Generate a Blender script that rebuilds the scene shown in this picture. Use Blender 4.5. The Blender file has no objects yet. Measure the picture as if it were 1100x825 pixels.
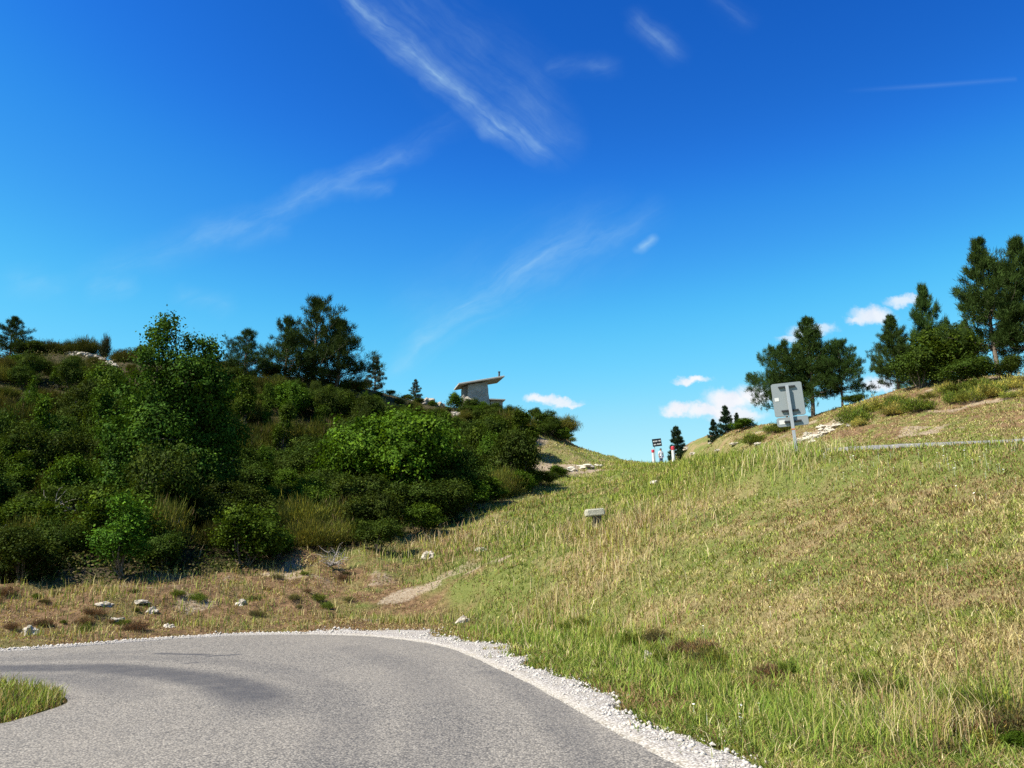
import bpy, bmesh, math, random
import numpy as np
from mathutils import Vector, Matrix

rng = np.random.default_rng(7)
random.seed(7)
scene = bpy.context.scene
COL = scene.collection
R = math.radians

# ------------------------------------------------------------------ camera, sky, sun, exposure
PITCH = R(12.0); FPX = 870.0; CAMZ = 1.55
cam_d = bpy.data.cameras.new("camera"); cam = bpy.data.objects.new("camera", cam_d); COL.objects.link(cam)
cam.location = (0, 0, CAMZ); cam.rotation_euler = (R(90) + PITCH, 0, 0)
cam_d.sensor_width = 36; cam_d.lens = 36 * FPX / 1100
cam_d.clip_start = 0.1; cam_d.clip_end = 20000
scene.camera = cam

SUN_EL = R(50); SUN_H = Vector((-0.88, -0.47)).normalized()
sun_dir = Vector((SUN_H.x * math.cos(SUN_EL), SUN_H.y * math.cos(SUN_EL), math.sin(SUN_EL)))
sl = bpy.data.lights.new("sun", 'SUN'); sl.energy = 5.0; sl.angle = R(0.5); sl.color = (1, 0.93, 0.80)
sun = bpy.data.objects.new("sun", sl); COL.objects.link(sun)
sun.rotation_euler = sun_dir.to_track_quat('Z', 'Y').to_euler(); sun.location = (-30, -20, 60)

scene.view_settings.view_transform = 'Standard'; scene.view_settings.look = 'None'
scene.view_settings.gamma = 1.0; scene.view_settings.use_curve_mapping = False
scene.view_settings.exposure = 1.15
ALB = 0.74          # surface albedo scale that goes with this exposure
scene.render.engine = 'CYCLES'
scene.cycles.max_bounces = 6; scene.cycles.diffuse_bounces = 3; scene.cycles.transmission_bounces = 3
scene.cycles.use_denoising = False


class NB:
    """small node builder"""
    def __init__(s, tree): s.t = tree; s.n = tree.nodes; s.l = tree.links
    def new(s, kind, **kw):
        n = s.n.new(kind)
        for k, v in kw.items(): setattr(n, k, v)
        return n
    def put(s, sock, v):
        if isinstance(v, bpy.types.NodeSocket): s.l.new(v, sock)
        elif v is not None: sock.default_value = v
    def m(s, op, a, b=None, c=None, clamp=False):
        n = s.new('ShaderNodeMath', operation=op); n.use_clamp = clamp
        for i, v in enumerate((a, b, c)): s.put(n.inputs[i], v)
        return n.outputs[0]
    def v(s, op, a, b=None, out=0):
        n = s.new('ShaderNodeVectorMath', operation=op)
        s.put(n.inputs[0], a)
        if b is not None: s.put(n.inputs[1] if op != 'SCALE' else n.inputs[3], b)
        return n.outputs[out]
    def mr(s, x, a, b, c=0.0, d=1.0, smooth=False):
        n = s.new('ShaderNodeMapRange'); n.clamp = True
        if smooth: n.interpolation_type = 'SMOOTHSTEP'
        for i, v in enumerate((x, a, b, c, d)): s.put(n.inputs[i], v)
        return n.outputs[0]
    def noise(s, vec, scale, detail=4, rough=0.55, dist=0.0, out=0):
        n = s.new('ShaderNodeTexNoise')
        s.put(n.inputs['Vector'], vec); s.put(n.inputs['Scale'], scale); s.put(n.inputs['Detail'], detail)
        s.put(n.inputs['Roughness'], rough); s.put(n.inputs['Distortion'], dist)
        return n.outputs[out]
    def mix(s, f, a, b, blend='MIX'):
        n = s.new('ShaderNodeMix', data_type='RGBA', blend_type=blend)
        s.put(n.inputs[0], f)
        for i, v in ((6, a), (7, b)):
            if isinstance(v, tuple) and len(v) == 3: v = (*v, 1)
            s.put(n.inputs[i], v)
        return n.outputs[2]
    def seg(s, vec, a, b):
        """distance from vec to segment a-b (z ignored when vec has z=0)"""
        a = Vector((a[0], a[1], 0)); b = Vector((b[0], b[1], 0)); ab = b - a
        pa = s.v('SUBTRACT', vec, tuple(a))
        t = s.m('DIVIDE', s.v('DOT_PRODUCT', pa, tuple(ab), out=1), ab.length_squared, clamp=True)
        q = s.v('SCALE', tuple(ab), t)
        return s.v('LENGTH', s.v('SUBTRACT', pa, q), out=1), t


def ray(u, v):
    x = (u - 550.0) / FPX; y = (412.5 - v) / FPX
    return np.array([x, math.cos(PITCH) - y * math.sin(PITCH), math.sin(PITCH) + y * math.cos(PITCH)])
def W(u, v, d):
    r = ray(u, v); return np.array([r[0] / r[1] * d, d, CAMZ + r[2] / r[1] * d])
def WZ(u, v, z=0.0):
    r = ray(u, v); return np.array([0, 0, CAMZ]) + r * ((z - CAMZ) / r[2])
def SK(u, v):
    r = ray(u, v); return (r[0] / r[1], r[2] / r[1])

# sky
world = bpy.data.worlds.new("World"); scene.world = world; world.use_nodes = True
wt = world.node_tree; wt.nodes.clear(); nb = NB(wt)
sky = nb.new('ShaderNodeTexSky', sky_type='NISHITA'); sky.sun_disc = False
sky.sun_elevation = SUN_EL; sky.sun_rotation = math.atan2(sun_dir.x, sun_dir.y)
sky.altitude = 1200; sky.air_density = 1.0; sky.dust_density = 0.3; sky.ozone_density = 3.0
hs = nb.new('ShaderNodeHueSaturation'); hs.inputs['Saturation'].default_value = 1.22
hs.inputs['Hue'].default_value = 0.497
wt.links.new(sky.outputs[0], hs.inputs['Color'])
gm = nb.new('ShaderNodeGamma'); gm.inputs[1].default_value = 1.25
wt.links.new(hs.outputs[0], gm.inputs[0])
# the camera's own colour response: deeper and more saturated blue
crv = nb.new('ShaderNodeRGBCurve')
for ch, pts in ((0, ((.036, .012), (.062, .043), (.119, .140), (.275, .40), (1, .9))), (1, ((.144, .13), (.22, .30), (.381, .62), (.686, .83), (1, .95))), (2, ((.435, .60), (.57, .82), (.887, .99), (1, 1)))):
    cu = crv.mapping.curves[ch]; cu.points[0].location = (0, 0); cu.points[-1].location = pts[-1]
    for q_ in pts[:-1]: cu.points.new(*q_)
crv.mapping.update()
wt.links.new(nb.v('SCALE', gm.outputs[0], .1231), crv.inputs['Color'])
SKYK = 10.0 / 2 ** scene.view_settings.exposure
skyc = nb.v('SCALE', crv.outputs[0], SKYK)
tc = nb.new('ShaderNodeTexCoord')
sep = nb.new('ShaderNodeSeparateXYZ'); wt.links.new(tc.outputs['Generated'], sep.inputs[0])
ysafe = nb.m('MAXIMUM', sep.outputs[1], 0.08)
cmb = nb.new('ShaderNodeCombineXYZ')
px_ = nb.m('DIVIDE', sep.outputs[0], ysafe); pz_ = nb.m('DIVIDE', sep.outputs[2], ysafe)
wt.links.new(px_, cmb.inputs[0]); wt.links.new(pz_, cmb.inputs[1])
P = cmb.outputs[0]
window = nb.m('MULTIPLY', nb.m('MULTIPLY', nb.m('GREATER_THAN', sep.outputs[1], .4), nb.m('LESS_THAN', nb.m('ABSOLUTE', px_), .74)), nb.m('MULTIPLY', nb.m('GREATER_THAN', pz_, .03), nb.m('LESS_THAN', pz_, .86)))
iscum = nb.m('MULTIPLY', nb.m('GREATER_THAN', px_, -.02), nb.m('LESS_THAN', pz_, nb.m('ADD', nb.m('MULTIPLY', px_, .2), .285)))
wob = nb.v('SCALE', nb.v('SUBTRACT', nb.noise(P, 9.0, 4, 0.6, out=1), (0.5, 0.5, 0.5)), 0.045)
PW = nb.v('MULTIPLY', nb.v('ADD', P, wob), (1, 1, 0))
puff = nb.mr(nb.noise(PW, 13, 4, 0.62), 0.3, 0.7)
def fibres(p0, p1, sc, stretch=7.0, lo=.36, hi=.74):
    a, b = SK(*p0), SK(*p1); th = math.atan2(b[1] - a[1], b[0] - a[0])
    mp = nb.new('ShaderNodeMapping', vector_type='TEXTURE'); mp.inputs['Rotation'].default_value = (0, 0, th); mp.inputs['Scale'].default_value = (stretch, 1.0, 1.0)
    wt.links.new(PW, mp.inputs[0])
    return nb.mr(nb.noise(mp.outputs[0], sc, 5, 0.65, 0.5), lo, hi)
FA = fibres((350, -30), (574, 156), 46); FB = fibres((70, 300), (500, 128), 40, 4.0); FC = fibres((425, 395), (700, 230), 44, 6.0)
acc = None
def fuse(x):
    global acc
    acc = x if acc is None else nb.m('MAXIMUM', acc, x)
def streak(pts, width, inten, fib, straight=False, pw=1.5):
    pts = [SK(*p) for p in pts]; best = None; n = len(pts) - 1
    for i in range(n):
        d, t = nb.seg(P if straight else PW, pts[i], pts[i + 1])
        w0, w1 = (width[i], width[i + 1]) if isinstance(width, (list, tuple)) else (width, width)
        i0, i1 = (inten[i], inten[i + 1]) if isinstance(inten, (list, tuple)) else (inten, inten)
        k = nb.m('SUBTRACT', 1.0, nb.m('DIVIDE', d, nb.m('ADD', nb.m('MULTIPLY', t, w1 - w0), w0)), clamp=True)
        k = nb.m('MULTIPLY', nb.m('POWER', k, pw), nb.m('ADD', nb.m('MULTIPLY', t, i1 - i0), i0))
        best = k if best is None else nb.m('MAXIMUM', best, k)
    fuse(best if fib is None else nb.m('MULTIPLY', best, nb.m('MULTIPLY', nb.m('ADD', nb.m('MULTIPLY', fib, 0.75), 0.25), nb.m('ADD', nb.m('MULTIPLY', puff, 0.65), 0.35))))
streak([(350, -30), (392, 12), (440, 58), (490, 96), (532, 134), (578, 156)], [.016, .026, .031, .029, .034, .034], [.65, .9, .9, .9, 1.1, .6], FA, pw=1.2)
streak([(400, -30), (480, 40), (545, 95), (590, 145)], [.10, .11, .10, .06], [.14, .20, .26, .36], FA)
streak([(70, 300), (150, 275), (230, 250), (285, 238), (330, 206), (365, 196), (425, 165), (500, 128)], [.04, .04, .045, .04, .034, .028, .03, .035], [.08, .22, .46, .48, .48, .48, .30, .10], FB)
streak([(235, 253), (300, 246)], .026, .34, FB); streak([(355, 203), (412, 199)], .02, .34, FB)
streak([(425, 395), (470, 355), (520, 318), (575, 285), (640, 255), (700, 230)], [.022, .036, .044, .05, .045, .04], [.36, .62, .76, .66, .48, .14], FC)
streak([(470, 330), (560, 290), (650, 250)], .085, .22, FC)
streak([(690, 266), (703, 256)], .011, .75, puff); streak([(685, 22), (722, 54)], .034, .34, FA, pw=1.8); streak([(595, 76), (650, 72)], .032, .2, FB, pw=2.0)
streak([(775, 0), (800, 22)], .03, .16, FA, pw=2.0); streak([(104, 306), (138, 301)], .028, .42, FB); streak([(195, 316), (240, 330)], .022, .30, FB); streak([(20, 300), (60, 305)], .036, .2, FB)
streak([(905, 98), (1000, 92), (1090, 85)], .006, [.0, .10, .06], None, True)
cir = nb.mix(nb.m('MULTIPLY', acc, 0.80, clamp=True), skyc, tuple(SKYK * q_ for q_ in (.52, .80, .95)))
acc = None
PC = nb.v('MULTIPLY', nb.v('ADD', P, nb.v('SCALE', nb.v('SUBTRACT', nb.noise(P, 30.0, 6, 0.66, out=1), (0.5, 0.5, 0.5)), 0.034)), (1, 1, 0))
def cumulus(u, v, rx, ry, inten=1.0, soft=0.3):
    c = SK(u, v); sx = rx * 1.14 / FPX; sy = ry * 1.2 / FPX
    q = nb.v('MULTIPLY', nb.v('SUBTRACT', PC, (c[0], c[1], 0)), (1 / sx, 1 / sy, 0))
    fuse(nb.m('MULTIPLY', nb.mr(nb.v('LENGTH', q, out=1), 1.0, soft, 0, 1, True), inten))
for a in ((785, 431, 34, 14), (810, 424, 26, 14), (765, 440, 40, 9), (729, 439, 19, 8), (790, 445, 40, 8, .9), (745, 408.5, 24, 5.5, .95), (736, 410, 16, 3, .7), (601, 432, 26, 6, .85), (582, 430, 20, 6, .9), (612, 434, 16, 3.5, .8), (938, 339, 28, 11, .9),
          (922, 343, 18, 6, .8), (972, 325, 26, 7, .72), (985, 321, 14, 5, .6), (870, 355, 26, 10, .7), (852, 362, 20, 5, .6), (884, 353, 16, 8, .6), (944, 415, 24, 9, .95), (1010, 430, 30, 12)):
    cumulus(*a)
shade = nb.mr(nb.noise(PC, 30, 3, .55), 0.32, 0.66)
cumc = nb.mix(nb.m('MULTIPLY', acc, .97, clamp=True), skyc, nb.mix(shade, tuple(SKYK * q_ for q_ in (.84, .88, .97)), tuple(SKYK * q_ for q_ in (1.0, .99, 1.0))))
def bgd(c):
    n = nb.new('ShaderNodeBackground'); n.inputs[1].default_value = 0.1; wt.links.new(c, n.inputs[0]); return n.outputs[0]
def mixs(f, a, b):
    n = nb.new('ShaderNodeMixShader'); wt.links.new(f, n.inputs[0]); wt.links.new(a, n.inputs[1]); wt.links.new(b, n.inputs[2]); return n.outputs[0]
wo = nb.new('ShaderNodeOutputWorld')
wt.links.new(mixs(window, bgd(skyc), mixs(iscum, bgd(cir), bgd(cumc))), wo.inputs[0])
world.cycles.sampling_method = 'MANUAL'; world.cycles.sample_map_resolution = 512

# ------------------------------------------------------------------ numpy helpers
def _h(ix, iy, seed):
    n = (ix.astype(np.int64) * 374761393 + iy.astype(np.int64) * 668265263 + seed * 974634777) & 0x7fffffff
    n = (n ^ (n >> 13)) * 1274126177 & 0x7fffffff
    return ((n ^ (n >> 16)) & 0xffff) / 65535.0
def vnoise(x, y, seed=0):
    xi = np.floor(x); yi = np.floor(y); fx = x - xi; fy = y - yi
    fx = fx * fx * (3 - 2 * fx); fy = fy * fy * (3 - 2 * fy)
    a = _h(xi, yi, seed); b = _h(xi + 1, yi, seed); c = _h(xi, yi + 1, seed); d = _h(xi + 1, yi + 1, seed)
    return (a * (1 - fx) + b * fx) * (1 - fy) + (c * (1 - fx) + d * fx) * fy
def fbm(x, y, s=1.0, o=4, seed=0):
    t = 0; a = 0.5; n = 0
    for i in range(o):
        t = t + a * vnoise(x * s, y * s, seed + i * 17); n += a; a *= 0.5; s *= 2.03
    return t / n
def sstep(x, a, b):
    t = np.clip((x - a) / (b - a), 0, 1); return t * t * (3 - 2 * t)
def pdist(X, Y, poly, closed=False):
    poly = np.asarray(poly)[:, :2]; best = np.full(X.shape, 1e9)
    n = len(poly)
    for i in range(n if closed else n - 1):
        a = poly[i]; b = poly[(i + 1) % n]; ab = b - a
        t = np.clip(((X - a[0]) * ab[0] + (Y - a[1]) * ab[1]) / max(1e-9, ab @ ab), 0, 1)
        best = np.minimum(best, np.hypot(X - a[0] - t * ab[0], Y - a[1] - t * ab[1]))
    return best
def inpoly(X, Y, poly):
    poly = np.asarray(poly)[:, :2]; ins = np.zeros(X.shape, bool); n = len(poly)
    for i in range(n):
        x1, y1 = poly[i]; x2, y2 = poly[(i + 1) % n]
        if y1 == y2: continue
        c = ((y1 > Y) != (y2 > Y)) & (X < (x2 - x1) * (Y - y1) / (y2 - y1) + x1)
        ins ^= c
    return ins
def blob(X, Y, u, v, d, rx, ry=None):
    p = W(u, v, d); ry = ry or rx
    return np.exp(-(((X - p[0]) / rx) ** 2 + ((Y - p[1]) / ry) ** 2))
def resample(pts, step):
    pts = np.asarray(pts, float); seg = np.linalg.norm(np.diff(pts, axis=0), axis=1); s = np.concatenate([[0], np.cumsum(seg)])
    t = np.linspace(0, s[-1], max(2, int(s[-1] / step) + 1))
    return np.stack([np.interp(t, s, pts[:, k]) for k in range(pts.shape[1])], 1)
def smooth_line(pts, it=3):
    pts = np.asarray(pts, float)
    for _ in range(it):
        q = [pts[0]]
        for a, b in zip(pts[:-1], pts[1:]): q += [a * .75 + b * .25, a * .25 + b * .75]
        q.append(pts[-1]); pts = np.array(q)
    return pts

# ------------------------------------------------------------------ lines of the place (world metres)
OUT = [(-60, 6), (-30, 9.5), (-16, 11.9)] + [tuple(WZ(*p)[:2]) for p in ((0, 700), (76, 694), (153, 688), (215, 684), (280, 681), (356, 681), (407, 683), (445, 687), (483, 693), (522, 707), (557, 723), (591, 738), (662, 777), (738, 818))] + [(2.35, 4), (3.1, 0), (4.5, -8), (7, -25)]
OUT = smooth_line(OUT, 2)
INN = [(-7, -25), (-6.6, -8), (-6.5, 0), (-6.2, 5.0)] + [tuple(WZ(*p)[:2]) for p in ((0, 778), (35, 766), (60, 758), (70, 750), (66, 743), (45, 740), (0, 741))] + [(-9, 9.4), (-16, 7.2), (-30, 3.5), (-60, -2)]
INN = smooth_line(INN, 2)
ROADPOLY = np.concatenate([OUT, INN])
TOE = [(-60, 8), (-30, 11.5), (-16, 13.6)] + [tuple(WZ(*p)[:2]) for p in ((0, 694), (70, 688), (150, 682), (280, 675), (350, 673), (420, 669), (490, 672), (550, 682), (600, 695), (700, 722), (820, 765), (960, 812))] + [(4.0, 3), (5.0, 0), (6.5, -8), (9, -25)]
TOE = smooth_line(TOE, 2)
LOWZ = np.concatenate([TOE, [(-7, -60), (-60, -60)]])
NEAR = np.array([W(*p) for p in ((1250, 470, 15), (1100, 477.5, 16), (1030, 480.5, 17), (973, 484.5, 18.3), (900, 487, 19.6), (855, 488.5, 20.8), (800, 491.5, 24.5), (774, 493.5, 29), (752, 496, 38), (739, 497.5, 47), (722, 499, 60), (708, 500, 75), (696, 502, 84))])
FAR = np.array([W(*p) for p in ((1250, 465, 20), (1100, 474, 21.5), (1049, 476, 22.8), (998, 477.6, 24), (947, 479.9, 26), (896, 482.8, 28.5), (855, 486, 33), (833, 487.5, 38), (808, 490, 47), (790, 492.5, 55), (768, 496, 63), (733, 499.5, 77), (714, 502, 87))])
UPMID = (NEAR + FAR) / 2

# ------------------------------------------------------------------ terrain height: thin plate through surveyed points
cp = []
def C(*pts):
    for p in pts: cp.append(W(*p))
def CW(*pts):
    for p in pts: cp.append(np.array(p, float))
CW(*[(p[0], p[1], 0.03) for p in resample(TOE, 3.5)])
CW((0, 5, 0), (-8, 5, 0), (0, -10, 0), (-20, 0, 0), (-30, -20, 0), (0, -30, 0), (-5, 12, 0), (-40, 0, 0), (20, -20, 4), (14, -4, 2.8), (30, -5, 6), (12, 6, 3.0))
base_pts = [(0, 635, 19), (76, 633, 19.5), (127, 630, 20), (203, 627, 21), (254, 622, 22), (316, 603, 24), (367, 594, 25.5), (418, 588, 27), (451, 574, 29), (494, 558, 32), (560, 535, 38), (600, 510, 50), (575, 512, 50), (650, 502, 66)]
C(*base_pts)
crestL = [(-150, 385, 44), (0, 385, 46), (60, 380, 48), (100, 383, 48), (180, 392, 50), (250, 400, 52), (300, 406, 54), (380, 417, 57), (430, 430, 60), (490, 437, 63), (540, 443, 65), (580, 455, 66), (605, 474, 67), (622, 491, 69), (640, 499, 72)]
for p in crestL:
    w = W(*p); cp.append(w)
    k = (p[1] - 380) / 120
    cp.append(np.array([w[0] * 1.15, w[1] + 12, w[2] - 1.5])); cp.append(np.array([w[0] * 1.5, w[1] + 34, w[2] - 10]))
C((-150, 640, 19), (-150, 500, 31), (0, 497, 30), (180, 510, 33), (330, 520, 36), (440, 500, 44), (540, 490, 53))
cp += list(NEAR) + list(FAR)
C((1000, 650, 9.6), (900, 620, 11.6), (1000, 560, 13.2), (640, 555, 25), (560, 600, 21.5), (680, 499, 72), (660, 500, 72))
crestR = [(740, 479, 87), (750, 473.5, 92), (762, 469.5, 85), (800, 461, 74), (830, 454, 68), (870, 447, 63), (905, 440, 59), (950, 428, 55), (1000, 414, 51), (1050, 408, 48), (1100, 405, 46), (1250, 398, 44)]
for p in crestR:
    w = W(*p); cp.append(w)
    cp.append(np.array([w[0] * 1.12, w[1] + 12, w[2] - 1.0])); cp.append(np.array([w[0] * 1.4, w[1] + 36, w[2] - 9]))
CW((10, 108, 4), (8, 122, -2), (0, 98, 4))
cp = np.array(cp)
_S = 30.0
def _phi(r2): return 0.5 * r2 * np.log(r2 + 1e-12)
n = len(cp); xy = cp[:, :2] / _S
d2 = ((xy[:, None] - xy[None]) ** 2).sum(2)
A = np.zeros((n + 3, n + 3)); A[:n, :n] = _phi(d2) + np.eye(n) * 2e-6; A[:n, n] = 1; A[:n, n + 1:] = xy; A[n, :n] = 1; A[n + 1:, :n] = xy.T
sol = np.linalg.solve(A, np.concatenate([cp[:, 2], [0, 0, 0]]))
def tps(X, Y):
    sh = X.shape; x = X.ravel() / _S; y = Y.ravel() / _S; out = sol[n] + sol[n + 1] * x + sol[n + 2] * y
    for i in range(n): out += sol[i] * _phi((x - xy[i, 0]) ** 2 + (y - xy[i, 1]) ** 2)
    return out.reshape(sh)

def axis(lo, hi, st, ext):
    a = np.arange(lo, hi + 1e-6, st); k = [st]
    while sum(k) < ext: k.append(k[-1] * 1.22)
    c = np.cumsum(k); return np.concatenate([lo - c[::-1], a, hi + c])
xs = axis(-62, 62, 0.3, 4500); ys = axis(-8, 96, 0.3, 4500)
GX, GY = np.meshgrid(xs, ys)
CLX = np.clip(GX, -75, 75); CLY = np.clip(GY, -30, 118)
Z = tps(CLX, CLY)
rd = pdist(GX, GY, ROADPOLY, True); rd = np.where(inpoly(GX, GY, ROADPOLY), -rd, rd)
toe = pdist(GX, GY, TOE); toe = np.where(inpoly(GX, GY, LOWZ), 0, toe)
upd = pdist(GX, GY, UPMID)
hill = sstep(fbm(GX, GY, 0.05, 2, 5) * 0 + Z, 1.5, 5)
rough = (fbm(GX, GY, 0.35, 4, 3) - .5) * 0.9 * hill + (fbm(GX, GY, 1.1, 3, 9) - .5) * (0.16 + .34 * sstep(-GX, 1, 3) * (Z < 4)) + (fbm(GX, GY, 0.45, 3, 19) - .5) * 0.30
rough *= sstep(upd, 3.2, 6)
lowbase = -0.05 + 0.06 * sstep(rd, 0.02, 0.5)
isl = inpoly(GX, GY, LOWZ) & (rd > 0) & (GX < -3.5)
lowbase = lowbase + np.where(isl, 0.13 * sstep(rd, 0, 0.8), 0)
Z = lowbase + sstep(toe, 0, 2.2) * (Z + rough)
# bed of the upper road: a smooth ramp between its two edges
_tt = np.linspace(0, 1, 260); _nk = smooth_line(NEAR, 2); _fk = smooth_line(FAR, 2); _tk = np.linspace(0, 1, len(_nk))
nk2 = np.stack([np.interp(_tt, _tk, _nk[:, k]) for k in range(3)], 1); fk2 = np.stack([np.interp(_tt, _tk, _fk[:, k]) for k in range(3)], 1)
_w = np.linspace(-.08, 1.08, 16)
_bed = (nk2[:, None] * (1 - _w)[None, :, None] + fk2[:, None] * _w[None, :, None]).reshape(-1, 3)
_sel = np.argwhere((upd < 9) & (np.abs(GX) < 62) & (GY < 96))
_gx = GX[_sel[:, 0], _sel[:, 1]]; _gy = GY[_sel[:, 0], _sel[:, 1]]
for _a in range(0, len(_sel), 2000):
    q_ = slice(_a, _a + 2000); dd_ = (_gx[q_, None] - _bed[None, :, 0]) ** 2 + (_gy[q_, None] - _bed[None, :, 1]) ** 2
    j_ = dd_.argmin(1); dm = np.sqrt(dd_[np.arange(len(j_)), j_]); k_ = 1 - sstep(dm, .35, 2.2)
    zi = Z[_sel[q_, 0], _sel[q_, 1]]; Z[_sel[q_, 0], _sel[q_, 1]] = zi * (1 - k_) + _bed[j_, 2] * k_
far = sstep(np.hypot(np.maximum(np.abs(GX) - 62, 0), np.maximum(np.maximum(GY - 100, -20 - GY), 0)), 0, 160)
Z = Z * (1 - far) + far * (-55 + 60 * (fbm(GX, GY, 0.0016, 3, 44) - .5))

print('TPS residual', np.abs(tps(cp[:, 0], cp[:, 1]) - cp[:, 2]).max())
def zat(X, Y):
    X = np.atleast_1d(np.asarray(X, float)); Y = np.atleast_1d(np.asarray(Y, float))
    i = np.clip(np.searchsorted(xs, X) - 1, 0, len(xs) - 2); j = np.clip(np.searchsorted(ys, Y) - 1, 0, len(ys) - 2)
    fx = np.clip((X - xs[i]) / (xs[i + 1] - xs[i]), 0, 1); fy = np.clip((Y - ys[j]) / (ys[j + 1] - ys[j]), 0, 1)
    return (Z[j, i] * (1 - fx) + Z[j, i + 1] * fx) * (1 - fy) + (Z[j + 1, i] * (1 - fx) + Z[j + 1, i + 1] * fx) * fy
_ds = np.concatenate([np.arange(4, 40, .05), np.arange(40, 110, .1)])
def hit(u, v):
    r = ray(u, v); X = r[0] / r[1] * _ds; h = CAMZ + r[2] / r[1] * _ds - zat(X, _ds)
    k = np.argmax(h < 0)
    if h[k] >= 0: k = int(np.argmin(h))
    return np.array([X[k], _ds[k], zat(X[k], _ds[k])[0]])
def ground(u, v, d):
    p = W(u, v, d); return np.array([p[0], p[1], zat(p[0], p[1])[0]])

# ------------------------------------------------------------------ object helpers
def tag(o, label=None, cat=None, group=None, kind=None):
    if label: o['label'] = label
    if cat: o['category'] = cat
    if group: o['group'] = group
    if kind: o['kind'] = kind
    return o
def link(name, me, mats=(), parent=None, loc=None):
    o = bpy.data.objects.new(name, me); COL.objects.link(o)
    for m in (mats if isinstance(mats, (list, tuple)) else [mats]): me.materials.append(m)
    if parent: o.parent = parent
    if loc is not None: o.location = loc
    return o
def empty(name, loc=(0, 0, 0), rz=0):
    o = bpy.data.objects.new(name, None); COL.objects.link(o); o.location = loc; o.rotation_euler = (0, 0, rz); o.empty_display_size = .2
    return o
def npmesh(name, V, quads=None, tris=None, col=None, smooth=False):
    me = bpy.data.meshes.new(name)
    nq = 0 if quads is None else len(quads); nt = 0 if tris is None else len(tris)
    me.vertices.add(len(V)); me.vertices.foreach_set('co', np.ascontiguousarray(V, np.float32).ravel())
    li = []
    if nq: li.append(np.asarray(quads).ravel())
    if nt: li.append(np.asarray(tris).ravel())
    li = np.concatenate(li).astype(np.int32)
    me.loops.add(len(li)); me.loops.foreach_set('vertex_index', li)
    me.polygons.add(nq + nt)
    st = np.concatenate([np.arange(nq) * 4, nq * 4 + np.arange(nt) * 3]).astype(np.int32)
    tot = np.concatenate([np.full(nq, 4), np.full(nt, 3)]).astype(np.int32)
    me.polygons.foreach_set('loop_start', st); me.polygons.foreach_set('loop_total', tot)
    if smooth: me.polygons.foreach_set('use_smooth', np.ones(nq + nt, bool))
    if col is not None:
        a = me.color_attributes.new('tint', 'FLOAT_COLOR', 'POINT')
        c = np.ones((len(V), 4), np.float32); c[:, :col.shape[1]] = col
        a.data.foreach_set('color', c.ravel())
    me.update(calc_edges=True); me.validate()
    return me
def bm_obj(name, bm, mat, parent=None, loc=None, smooth=False):
    me = bpy.data.meshes.new(name); bm.normal_update(); bm.to_mesh(me); bm.free()
    if smooth:
        for p in me.polygons: p.use_smooth = True
    return link(name, me, mat, parent, loc)
def add_box(bm, size, loc=(0, 0, 0), rot=None, bevel=0.0):
    M = Matrix.Translation(loc) @ (rot.to_4x4() if rot is not None else Matrix.Identity(4)) @ Matrix.Diagonal((*size, 1))
    r = bmesh.ops.create_cube(bm, size=1, matrix=M)
    if bevel: bmesh.ops.bevel(bm, geom=list({e for v in r['verts'] for e in v.link_edges}), offset=bevel, segments=2, affect='EDGES')
def add_cyl(bm, r, h, loc, seg=16, r2=None):
    bmesh.ops.create_cone(bm, cap_ends=True, segments=seg, radius1=r, radius2=r if r2 is None else r2, depth=h, matrix=Matrix.Translation(loc))

# ------------------------------------------------------------------ materials
def mat(name):
    m = bpy.data.materials.new(name); m.use_nodes = True; t = m.node_tree; t.nodes.clear(); b = NB(t)
    out = b.new('ShaderNodeOutputMaterial'); return m, b, out
def dim(c, k=None): return tuple(x * (ALB if k is None else k) for x in c)
def simple(name, col, rough=0.7, metal=0.0, var=0.12, scale=20, bump=0.0, spec=0.5):
    m, b, out = mat(name); p = b.new('ShaderNodeBsdfPrincipled')
    col = dim(col); tcn = b.new('ShaderNodeTexCoord'); nz = b.noise(tcn.outputs['Object'], scale, 5, .6)
    c = b.mix(nz, tuple(x * (1 - var) for x in col), tuple(min(1, x * (1 + var)) for x in col))
    b.l.new(c, p.inputs['Base Color']); p.inputs['Roughness'].default_value = rough; p.inputs['Metallic'].default_value = metal
    p.inputs['Specular IOR Level'].default_value = spec
    if bump:
        bp = b.new('ShaderNodeBump'); bp.inputs['Strength'].default_value = bump; bp.inputs['Distance'].default_value = .02
        b.l.new(nz, bp.inputs['Height']); b.l.new(bp.outputs[0], p.inputs['Normal'])
    b.l.new(p.outputs[0], out.inputs[0]); return m
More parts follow.
